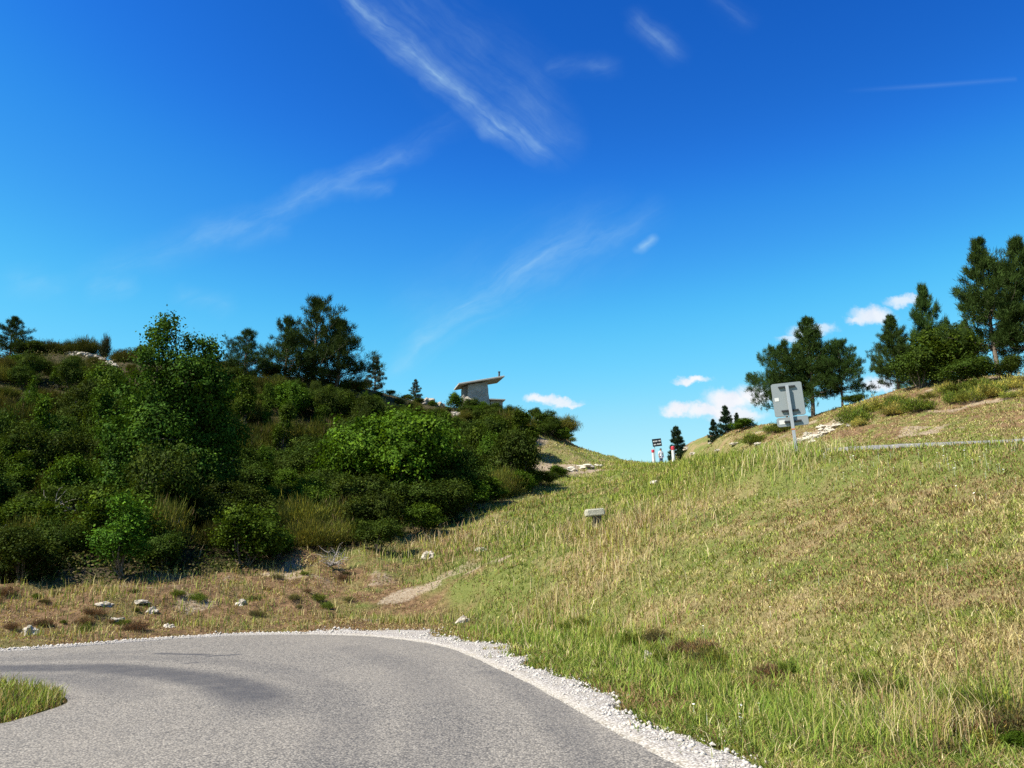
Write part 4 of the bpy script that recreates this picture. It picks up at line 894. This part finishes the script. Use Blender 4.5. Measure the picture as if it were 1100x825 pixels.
# ------------------------------------------------------------------ undergrowth of the left hillside
rr = np.random.default_rng(77)
X, Y = scatter(30000, 18, 74, .6, -60, 640)
hm = hillmask(X, Y); ok = (rng.random(len(X)) < hm * .95); X, Y = X[ok], Y[ok]; k = len(X)
pl4 = np.array([(.020, .032, .005), (.038, .044, .010), (.018, .027, .006), (.085, .070, .030), (.027, .050, .006), (.06, .06, .016)])  # leaf colours, darkened to paint deeper shade into gaps between bushes
cs = np.column_stack([X, Y, zat(X, Y) + .28 * rng.random(k) ** 1.5]); cl_ = pl4[rng.integers(0, 6, k)] * (.6 + .8 * rng.random(k))[:, None]
v_, q_, c_ = leaves(cs, np.tile(np.array([[0, -.3, .6]]), (k, 1)), .075, cl_, np.full(k, .12), 9)
tag(link('undergrowth', npmesh('undergrowth', v_, quads=q_, col=c_), M_leaf), kind='stuff')
# dry scrub on the bare bank
for i in range(34):
    u = rng.uniform(-10, 400); v = rng.uniform(np.interp(u, [0, 250, 400], [640, 632, 602]), np.interp(u, [0, 150, 280, 400], [688, 678, 670, 662])); p = hit_c(round(u, 1), round(v, 1))
    plant('scrub_tuft', ('heath0', 'heath1', 'tussock2')[i % 3], p, rng.uniform(.09, .26), 'low brownish scrub tuft on the bare reddish bank by the road', 'scrub tuft', 'scrub tufts on the bare bank', wide=rng.uniform(.7, 1.3), **SH)

# ------------------------------------------------------------------ rocks
from mathutils import noise as mn
def rock(name, seed, size, pos, label, group=None, m=None, cat='rock', sub=3):
    bm = bmesh.new(); bmesh.ops.create_icosphere(bm, subdivisions=sub, radius=1)
    off = Vector((seed * 13.1, seed * 7.7, seed * 3.3))
    for v in bm.verts:
        n0 = mn.fractal(v.co * .9 + off, 1.0, 2.0, 3); n1 = mn.cell(v.co * 2.2 + off)
        v.co *= 1 + .5 * n0 + .22 * n1
        v.co.z = round(v.co.z * 3.2) / 3.2 * .55 + v.co.z * .45      # bedded, ledge-like faces
        v.co = Vector((v.co.x * size[0], v.co.y * size[1], v.co.z * size[2]))
    o = bm_obj(name, bm, m or M_rock, None, (pos[0], pos[1], pos[2] + size[2] * .08)); o.rotation_euler = (0, 0, seed * 1.3)
    return tag(o, label, cat, group)
def rk(u, v, w, h, label, group=None, seed=None, d=None, m=None):
    p = hit_c(u, v) if d is None else ground(u, v, d); s = p[1] / FPX
    return rock('rock', seed if seed is not None else u * .37, (w * s * .5, w * s * .42, h * s * .55), p, label, group, m)
LB = 'pale stones on the bare bank beyond the road'
for a_ in ((259, 650, 12, 8, 'white stone lying alone on the bare bank'), (461, 599, 18, 10, 'whitish boulder in the long grass below the thicket'), (31, 682, 16, 13, 'largest pale block at the bottom of the bare bank'), 
           (112, 651, 16, 6, 'broken pale ledge among the stones left of centre on the bank'), (124, 668, 14, 5, 'flat pale stone under the broken ledge'), (163, 658, 12, 8, 'rounded white stone in the middle of the bare bank'), (152, 648, 16, 4, 'thin flat slab on the bank beside the round stone'),
           (181, 674, 12, 6, 'tan stone near the road edge on the bank')):
    rk(*a_[:5], group=LB)
rk(517, 592, 14, 7, 'pale stone at the upper end of the worn track'); rk(498, 668, 16, 9, 'low tan stone at the foot of the grass bank by the gravel'); rk(697, 712, 11, 14, 'white stone half hidden in the verge grass'); rk(703, 519, 11, 6, 'small pale stone high on the grass bank')
CR = 'weathered rocks of the crest outcrop'
for i, (u, v, w, h) in enumerate(((74, 379, 12, 4), (84, 379, 14, 5), (94, 380, 13, 5), (102, 381, 12, 5), (88, 385, 11, 8), (95, 388, 9, 5), (110, 381, 11, 4), (117, 391, 9, 7), (122, 398, 9, 6), (119, 404, 11, 6), (104, 377, 13, 4), (80, 383, 10, 4))):
    rk(u, v, w, h, 'weathered grey limestone of the rocky outcrop on the left crest', CR, d=47.5 - (v - 380) * .12)
PT = 'pale flat rocks along the gravel path'
for (u, v, w, h, lab) in ((630, 503, 24, 6, 'long pale slab at the right end of the gravel path'), (612, 506, 20, 6, 'pale slab in the middle of the gravel path'), (590, 511, 22, 5, 'flat pale stone at the left part of the gravel path'), (578, 513, 14, 4, 'small pale stone at the left end of the gravel path'), (643, 501, 12, 4, 'small pale stone where the path meets the skyline')):
    rk(u, v, w, h, lab, PT, m=M_ledge)
SHR = 'white rocks beside the shelter'
for (u, v, w, h, lab) in ((460, 428, 22, 10, 'long white rock on the skyline left of the shelter'), (472, 427, 10, 9, 'upright white rock end nearest the shelter'), (450, 430, 12, 6, 'small low white rock left of the long skyline one')):
    rk(u, v, w, h, lab, SHR, d=61)
HR = 'rocks poking out of the thicket'
for (u, v, w, h, lab) in ((300, 410, 12, 6, 'grey rock in the thicket under the pine clump'), (348, 424, 14, 8, 'light rock right of the pine clump foot'), (366, 426, 12, 8, 'light rock beside another under the conifer'), (345, 434, 10, 5, 'small low rock below the light pair'), (490, 468, 12, 6, 'pale rock showing between bushes below the shelter'), (566, 466, 12, 16, 'jagged grey rock face between skyline bushes'), (578, 474, 12, 14, 'grey rock step right of the jagged face'), (590, 452, 10, 6, 'small rock on the skyline between two bushes'), (508, 525, 16, 9, 'brownish rock at the shaded foot of the slope')):
    rk(u, v, w, h, lab, HR, d=None if v > 500 else {300: 52, 348: 51, 366: 52, 345: 50, 490: 58, 566: 60, 578: 61, 590: 66}[u])
LG = 'limestone slabs of the ledge behind the sign'
for i in range(26):
    t = rng.random(); u = 860 + 46 * t + rng.normal(0, 2.5); v = 478 - 26 * t + rng.normal(0, 3.0)
    rk(round(u, 1), round(v, 1), rng.uniform(7, 14), rng.uniform(3, 6), 'cream limestone slab of the sloping ledge behind the road sign', LG, m=M_ledge)
rk(912, 458, 6, 5, 'single white stone right of the limestone ledge')
for (u, v, w, h, lab) in ((738, 483, 9, 4, 'slanting white stone beside the front marker post'), (745, 488, 7, 3, 'small stone low on the mound by the markers'), (772, 484, 10, 3, 'flat pale slab low in the middle of the mound'), (790, 477, 12, 3, 'long thin pale slab on the mound below the conifers'), (765, 476, 8, 5, 'grey stone high on the mound below the conifers'), (815, 478, 10, 4, 'pale stone at the right end of the mound')):
    rk(u, v, w, h, lab, 'stones on the mound')

# ------------------------------------------------------------------ dead branches
def dead(pos, size, seed, label):
    global rr; rr = np.random.default_rng(seed); ac = Acc()
    for i in range(11):
        a_ = rr.random() * 6.28; e = abs(rr.normal(.5, .35)); L = size * (.5 + .6 * rr.random()); tip = np.array([math.cos(a_) * math.cos(e), math.sin(a_) * math.cos(e), math.sin(e)]) * L
        pts, r = limb((0, 0, .05), tip, .03 * size + .008, .15, k=6); ac.add(*tube(pts, r, 5))
        for j in range(5):
            s = pts[rr.integers(2, 6)]; pts2, r2 = limb(s, s + rr.normal(0, .28 * size, 3) + tip * .25, .012 * size + .005, .15, k=4); ac.add(*tube(pts2, r2, 4))
    o = link('dead_branch', ac.mesh('dead_branch'), M_dead, None, pos); tag(o, label, 'dead branch', 'dead branches in the thicket'); return o
for i, (u, v, px, lab) in enumerate(((85, 562, 26, 'grey dead branch lying in the thicket above the sapling'), (210, 553, 26, 'forked dead branch right of the tall tree foot'), (8, 607, 34, 'bare dead shrub at the left edge of the thicket'), (357, 612, 20, 'dry grey dead bush on the edge of the bare bank'), (398, 540, 16, 'bare twigs under the big bright bush'), (190, 590, 16, 'small dead twigs low in the thicket'))):
    p = hit_c(u, v); s = px * p[1] / FPX; p = p.copy(); p[2] += .35 if v < 600 else .05; p[1] -= .6 if v < 600 else 0
    dead(p, s, 200 + i, lab)

# ------------------------------------------------------------------ stone shelter on the hill
def masonry(name):
    m, b, out = mat(name); o = b.new('ShaderNodeTexCoord').outputs['Object']
    wv = b.v('ADD', o, b.v('SCALE', b.v('SUBTRACT', b.noise(o, 3, 3, .5, out=1), (.5, .5, .5)), .12))
    sc = b.v('MULTIPLY', wv, (2.2, 2.2, 3.6))
    v1 = b.new('ShaderNodeTexVoronoi', feature='DISTANCE_TO_EDGE'); b.l.new(sc, v1.inputs['Vector']); v1.inputs['Scale'].default_value = 1
    v2 = b.new('ShaderNodeTexVoronoi'); b.l.new(sc, v2.inputs['Vector']); v2.inputs['Scale'].default_value = 1
    s2 = b.new('ShaderNodeSeparateColor'); b.l.new(v2.outputs['Color'], s2.inputs[0])
    c = b.mix(s2.outputs[0], (.37, .34, .30), (.50, .465, .42)); c = b.mix(b.mr(v1.outputs['Distance'], .06, .01), c, (.35, .31, .265))
    p = b.new('ShaderNodeBsdfPrincipled'); p.inputs['Roughness'].default_value = .95; b.l.new(b.v('SCALE', c, ALB), p.inputs['Base Color'])
    bp = b.new('ShaderNodeBump'); bp.inputs['Strength'].default_value = .4; bp.inputs['Distance'].default_value = .03
    b.l.new(b.mr(v1.outputs['Distance'], 0, .15), bp.inputs['Height']); b.l.new(bp.outputs[0], p.inputs['Normal']); b.l.new(p.outputs[0], out.inputs[0]); return m
M_mason = masonry('rubble_masonry'); M_conc_shaded = simple('concrete', (.22, .205, .185), .9, var=.2, scale=6, bump=.2); M_dark = simple('dark_metal', (.035, .035, .04), .6)  # side wall concrete is darkened, its shade put into the colour
M_slabtop = simple('pale_concrete', (.44, .42, .385), .9, var=.15, scale=5)
DS = 64.0; pxm = DS / FPX
hp = W(519, 420, DS); hb = zat(hp[0], hp[1])[0]
AL = R(13)
hut = empty('stone_shelter', (hp[0], hp[1], hb), AL)      # local x along the front to the right, y away, z up
tag(hut, 'small rubble stone shelter with tilted concrete slab roof on the hill crest', 'shelter')
zt = hp[2] - hb                                            # height where v = 420
def hx(u): return (u - 519) * pxm / math.cos(AL)
SL = math.atan2(.185, 1) + .03
# wall block: front face at y=0, battered, sloping top
bm = bmesh.new()
def prism(bm, x0, x1, y0, y1, zb, z0, z1, batter=.0):
    P_ = [(x0, y0, zb), (x1 + batter, y0, zb), (x1 + batter, y1, zb), (x0, y1, zb), (x0, y0, z0), (x1, y0, z1), (x1, y1, z1), (x0, y1, z0)]
    vv = [bm.verts.new(p_) for p_ in P_]
    for fc in ((0, 3, 2, 1), (4, 5, 6, 7), (0, 1, 5, 4), (1, 2, 6, 5), (2, 3, 7, 6), (3, 0, 4, 7)): bm.faces.new([vv[i] for i in fc])
xl, xr = hx(502.5), hx(523.5)
prism(bm, xl, xr, 0, 1.5, -.6, zt + .45, zt + .45 + (xr - xl) * math.tan(SL), .35)
bmesh.ops.subdivide_edges(bm, edges=bm.edges[:], cuts=9, use_grid_fill=True)
for v in bm.verts:
    n0 = mn.cell(Vector((v.co.x * 2.6, v.co.y * 2.6, v.co.z * 4.2))) * .02; v.co += Vector((n0 * .6, -n0, 0))
bm_obj('stone_wall', bm, M_mason, hut)
bm = bmesh.new(); prism(bm, hx(498.5), xl - .02, .25, 1.5, -.6, zt + .32, zt + .42); bm_obj('side_wall', bm, M_conc_shaded, hut)
bm = bmesh.new()
x0, x1 = hx(491.5), hx(541.2); zc = lambda x: zt + .62 + (x - xl) * math.tan(SL)
P_ = []
for dz in (0, .13):
    for (x, y) in ((x0, -.42), (x1, -.42), (x1 - .1, 2.0), (x0, 2.0)): P_.append(bm.verts.new((x, y, zc(x) + dz - .10)))
for fc in ((0, 3, 2, 1), (4, 5, 6, 7), (0, 1, 5, 4), (1, 2, 6, 5), (2, 3, 7, 6), (3, 0, 4, 7)): bm.faces.new([P_[i] for i in fc])
bmesh.ops.bevel(bm, geom=bm.edges[:], offset=.015, segments=1, affect='EDGES')
roof = bm_obj('roof', bm, M_slabtop, hut)
bm = bmesh.new(); cx = hx(536); add_cyl(bm, .07, .42, (cx, -.15, zc(cx) + .22), 14); add_cyl(bm, .10, .06, (cx, -.15, zc(cx) + .44), 14); bm_obj('flue_pipe', bm, M_dark, roof)
bm = bmesh.new(); prism(bm, xr + .32, hx(541.0), .1, .9, -.5, zt - .72, zt - .72, -.1)
for v in bm.verts: pass
bm_obj('low_wall', bm, M_mason, hut)
bm = bmesh.new(); add_box(bm, (hx(543) - xr - .2, 1.2, .10), ((hx(543) + xr + .2) / 2, .45, zt - .665), bevel=.012); bm_obj('slab', bm, M_slabtop, hut)
for i, (u, v, s_) in enumerate(((501.5, 431, .26), (504.5, 432, .2), (500, 433, .18), (507, 433, .22))):
    bm = bmesh.new(); bmesh.ops.create_icosphere(bm, subdivisions=2, radius=s_)
    for v_ in bm.verts: v_.co *= 1 + .4 * mn.fractal(v_.co * 3 + Vector((i * 5, 0, 0)), 1, 2, 3)
    bm_obj('foot_stone', bm, M_rock, hut, (hx(u), -.25, zt - (v - 420) * pxm))

# ------------------------------------------------------------------ road sign seen from behind
M_galv = simple('galvanised_steel', (.33, .37, .385), .6, .15, var=.05, scale=2, spec=.3); M_post = simple('post_steel', (.50, .53, .56), .5, .3, var=.12, scale=8)
M_brk_shaded = simple('shaded_bracket_steel', (.03, .033, .036), .6, .1); M_white = simple('white_paint', (.80, .80, .78), .5, var=.05); M_orange = simple('orange_band', (.60, .20, .06), .6); M_red = simple('red_cap', (.62, .035, .06), .45, var=.08); M_black = simple('black_panel', (.012, .012, .016), .45)  # brackets are near black: their shadow is put into the steel colour
sp_ = hit_c(857, 484); sp_ = ground(857, 486, 20.2); D = sp_[1]; ps = D / FPX
sg = empty('road_sign', (sp_[0], sp_[1], sp_[2] - .25), R(-8)); sg.rotation_euler = (R(2), R(-4.5), R(-10))
tag(sg, 'back of a grey square road sign with small plate on a leaning steel post', 'road sign')
topz = .25 + (W(850, 411, D)[2] - sp_[2]) ; botz = .25 + (W(850, 446, D)[2] - sp_[2]); pb0 = .25 + (W(850, 447.5, D)[2] - sp_[2]); pb1 = .25 + (W(850, 457, D)[2] - sp_[2])
bm = bmesh.new(); add_box(bm, (.08, .04, topz - .06), (0, 0, (topz - .06) / 2), bevel=.006); bm_obj('post', bm, M_post, sg)
def rrect(w, h, r, th):
    bm = bmesh.new(); vs = []
    for cx_, cz_, a0 in ((w / 2 - r, h / 2 - r, 0), (-w / 2 + r, h / 2 - r, 90), (-w / 2 + r, -h / 2 + r, 180), (w / 2 - r, -h / 2 + r, 270)):
        for k in range(6):
            a_ = R(a0 + k * 18); vs.append(bm.verts.new((cx_ + r * math.cos(a_), 0, cz_ + r * math.sin(a_))))
    f = bm.faces.new(vs); ex = bmesh.ops.extrude_face_region(bm, geom=[f])
    for v in ex['geom']:
        if isinstance(v, bmesh.types.BMVert): v.co.y += th
    bmesh.ops.recalc_face_normals(bm, faces=bm.faces[:]); return bm
def panel(nm, w, zc_, h, dx=0):
    bm = rrect(w, h, .05, .003)
    # folded rim that sticks out toward the back
    vs = []
    p_ = bm_obj(nm, bm, M_galv, sg, (dx, .075, zc_))
    bm = rrect(w + .012, h + .012, .056, .022); bmo = bm_obj('rim', bm, M_galv, p_, (0, .006, 0))
    return p_
H1 = topz - botz; W1 = 33.0 * ps * .97
p1 = panel('sign_panel', W1, (topz + botz) / 2, H1); p2 = panel('plate', W1 * 1.02, (pb0 + pb1) / 2, pb0 - pb1, .03)
for par_, zs in ((p1, (H1 / 2 - .10, -H1 / 2 + .13)), (p2, (0,))):
    for z_ in zs:
        bm = bmesh.new(); add_box(bm, (.42, .03, .042), (0, -.026, z_), bevel=.004); bm_obj('bracket', bm, M_brk_shaded, par_)
bm = bmesh.new(); add_box(bm, (.105, .003, .09), (-W1 / 2 + .09, -.004, H1 * .02), bevel=.001); bm_obj('sticker', bm, M_white, p1)
bm = bmesh.new(); add_box(bm, (.14, .003, .11), (-W1 / 2 + .11, -.004, 0), bevel=.001); bm_obj('sticker', bm, M_white, p2)
bm = bmesh.new(); zb = .25 + (W(850, 461, D)[2] - sp_[2]); add_box(bm, (.087, .047, .035), (0, 0, zb), bevel=.003); bm_obj('band', bm, M_orange, sg)

# ------------------------------------------------------------------ marker posts
def marker(u, v, d, label):
    p = ground(u, v, d); t = empty('marker_post', (p[0], p[1], p[2] - .1)); tag(t, label, 'marker post', 'red topped marker posts by the upper road')
    tp = W(u, v - (18.5 if d < 55 else 16), d)[2] - p[2] + .1
    bm = bmesh.new(); add_cyl(bm, .10, tp - .22, (0, 0, (tp - .22) / 2), 20, .095); bm_obj('post', bm, M_white, t)
    bm = bmesh.new(); add_cyl(bm, .115, .18, (0, 0, tp - .13), 20); bmesh.ops.create_uvsphere(bm, u_segments=20, v_segments=8, radius=.115, matrix=Matrix.Translation((0, 0, tp - .04)) @ Matrix.Diagonal((1, 1, .45, 1))); bm_obj('reflector_cap', bm, M_red, t)
    t.rotation_euler = (0, R(-2), 0)
marker(724, 498, 50, 'nearer and taller red topped white marker post'); marker(702.5, 499, 62, 'farther red topped white marker post at the skyline')

# black name sign at the pass
bp_ = ground(706.5, 497, 74); ps = 74 / FPX
bs = empty('name_sign', tuple(bp_), R(4)); tag(bs, 'small black sign with white lettering at the top of the pass', 'sign')
tz_ = W(707, 471.3, 74)[2] - bp_[2]; bz_ = W(707, 479.5, 74)[2] - bp_[2]; wS = 10.0 * ps; rot = Matrix.Rotation(R(-7), 3, 'Y')
bm = bmesh.new(); add_box(bm, (wS, .04, tz_ - bz_), (0, 0, (tz_ + bz_) / 2), rot, .006); bd = bm_obj('board', bm, M_black, bs)
bm = bmesh.new(); h_ = tz_ - bz_
def rl(x, z): return tuple(rot @ Vector((x, -.024, z)) + Vector((0, 0, (tz_ + bz_) / 2)))
for (x0_, x1_, z_, hh) in ((-.36, -.24, .12, .11), (-.22, -.12, .12, .11), (-.10, .0, .13, .11), (.02, .06, .13, .11), (.16, .25, .14, .11), (.26, .36, .14, .12), (-.34, -.2, -.17, .10), (-.18, -.10, -.17, .10), (.0, .12, -.15, .11), (.14, .24, -.15, .11), (.26, .36, -.14, .10)):
    add_box(bm, ((x1_ - x0_) * .9, .006, hh), rl((x0_ + x1_) / 2 * wS / .85, z_ * h_ / .7), rot)
bm_obj('lettering', bm, M_white, bd)
bm = bmesh.new(); add_cyl(bm, .03, bz_ + .3, (-.22, .04, (bz_ + .3) / 2 - .1), 10); bm_obj('pole', bm, M_post, bs)

# person standing beside the name sign
def skin_obj(name, pts, edges, rad, m, parent, sub=2):
    me = bpy.data.meshes.new(name); me.from_pydata(pts, edges, []); o = link(name, me, m, parent)
    md = o.modifiers.new('skin', 'SKIN'); me.skin_vertices or o.modifiers
    for i, r in enumerate(rad): me.skin_vertices[0].data[i].radius = (r, r)
    me.skin_vertices[0].data[0].use_root = True
    md.use_smooth_shade = True; ss = o.modifiers.new('sub', 'SUBSURF'); ss.levels = sub; ss.render_levels = sub
    return o
M_skin = simple('skin', (.48, .27, .18), .6, var=.05); M_shirt = simple('white_shirt', (.72, .74, .78), .8, var=.06); M_trou = simple('blue_trousers', (.045, .07, .24), .85, var=.2); M_hair = simple('dark_hair', (.03, .022, .018), .7)
pp = ground(710.3, 497, 80)
pr = empty('person', tuple(pp), R(20)); tag(pr, 'person in white top and blue trousers standing by the black sign', 'person')
bp0 = [(0, 0, .95), (0, 0, 1.15), (0, -.01, 1.38), (0, 0, 1.5), (0, -.02, 1.60), (0, -.02, 1.70), (-.19, 0, 1.42), (-.25, .0, 1.14), (-.24, -.10, .90), (-.24, -.15, .80), (.19, 0, 1.42), (.25, 0, 1.14), (.23, -.12, .92), (.22, -.18, .83), (-.10, 0, .90), (-.11, -.02, .49), (-.11, .02, .08), (-.12, -.13, .03), (.10, 0, .90), (.12, .03, .49), (.13, .06, .08), (.14, -.09, .03)]
be0 = [(0, 1), (1, 2), (2, 3), (3, 4), (4, 5), (2, 6), (6, 7), (7, 8), (8, 9), (2, 10), (10, 11), (11, 12), (12, 13), (0, 14), (14, 15), (15, 16), (16, 17), (0, 18), (18, 19), (19, 20), (20, 21)]
body = skin_obj('body', bp0, be0, [.13, .12, .14, .06, .09, .075, .055, .045, .035, .03, .055, .045, .035, .03, .09, .06, .045, .035, .09, .06, .045, .035], M_skin, pr)
skin_obj('shirt', bp0[:3] + [bp0[6], (-.245, 0, 1.18), bp0[10], (.245, 0, 1.18), (0, 0, .88), (0, 0, 1.46)], [(0, 1), (1, 2), (2, 3), (3, 4), (2, 5), (5, 6), (0, 7), (2, 8)], [.165, .15, .165, .08, .068, .08, .068, .165, .08], M_shirt, pr)
skin_obj('trousers', [bp0[0], bp0[14], bp0[15], (-.11, .02, .1), bp0[18], bp0[19], (.13, .06, .1)], [(0, 1), (1, 2), (2, 3), (0, 4), (4, 5), (5, 6)], [.15, .105, .078, .065, .105, .078, .065], M_trou, pr)
bm = bmesh.new(); bmesh.ops.create_uvsphere(bm, u_segments=20, v_segments=14, radius=.115, matrix=Matrix.Translation((0, .015, 1.69)) @ Matrix.Diagonal((.95, 1.05, .85, 1)))
bm_obj('hair', bm, M_hair, pr, smooth=True)

# ------------------------------------------------------------------ stone marker in the grass
mp_ = hit(639, 568).copy(); ps = mp_[1] / FPX
ms = empty('stone_marker', tuple(mp_), R(8)); tag(ms, 'pale rounded stone block lying on a dark post stub in tall grass', 'stone marker')
tz_ = W(639, 546.5, mp_[1])[2] - mp_[2]; bz_ = W(639, 554.5, mp_[1])[2] - mp_[2]
bm = bmesh.new(); add_box(bm, (19.5 * ps, .34, tz_ - bz_), (0, 0, (tz_ + bz_) / 2), Matrix.Rotation(R(-5), 3, 'Y'))
bmesh.ops.bevel(bm, geom=bm.edges[:], offset=.03, segments=3, affect='EDGES')
bm_obj('stone_block', bm, M_palestone, ms)
bm = bmesh.new(); add_box(bm, (.22, .2, bz_ + .35), (.06, 0, (bz_ - .3) / 2), bevel=.02); bm_obj('post_stub', bm, simple('weathered_post', (.13, .11, .085), .9, var=.3, bump=.3), ms)

# ------------------------------------------------------------------ white umbel flowers on the bank rim
def flowers(name, spots, col, hh, rad):
    Xs, Ys = [], []
    for (u, v, rx, ry, cnt) in spots:
        p = hit_c(u, v); Xs.append(p[0] + rng.normal(0, rx, cnt)); Ys.append(p[1] + rng.normal(0, ry, cnt))
    X, Y = np.concatenate(Xs), np.concatenate(Ys); ok = free(X, Y); X, Y = X[ok], Y[ok]; k = len(X); H = hh * (.6 + .7 * rng.random(k)); top = np.column_stack([X, Y, zat(X, Y) + H])
    V_, Q, T_, C_ = [], [], [], []; nq = 0
    th = np.arange(7) / 7 * 6.283
    for i in range(k):
        r0 = rad * (.5 + .8 * rng.random()); tl = rng.normal(0, .25, 2)
        ringv = np.column_stack([np.cos(th) * r0, np.sin(th) * r0, np.cos(th) * r0 * tl[0] + np.sin(th) * r0 * tl[1]]) + top[i]
        V_.append(np.vstack([ringv, top[i] + [0, 0, r0 * .25], [top[i][0] - .004, top[i][1], top[i][2] - H[i]], [top[i][0] + .004, top[i][1], top[i][2] - H[i]]]))
        T_ += [(nq + a_, nq + (a_ + 1) % 7, nq + 7) for a_ in range(7)] + [(nq + 8, nq + 9, nq + 7)]
        C_.append(np.vstack([np.tile(col, (8, 1)), np.tile((.1, .16, .04), (2, 1))])); nq += 10
    tag(link(name, npmesh(name, np.concatenate(V_), tris=np.array(T_), col=np.concatenate(C_)), M_grass), kind='stuff')
flowers('white_flowers', [(920, 496, .8, .4, 26), (950, 500, .7, .4, 18), (1085, 490, .5, .4, 22), (1060, 497, .5, .4, 14), (1045, 503, .6, .4, 12), (890, 492, .4, .3, 10), (1000, 492, .6, .4, 8), (980, 560, 2, 1.5, 10), (870, 640, 1.5, 1, 8), (760, 780, .4, .3, 6)], (.75, .75, .70), .16, .017)
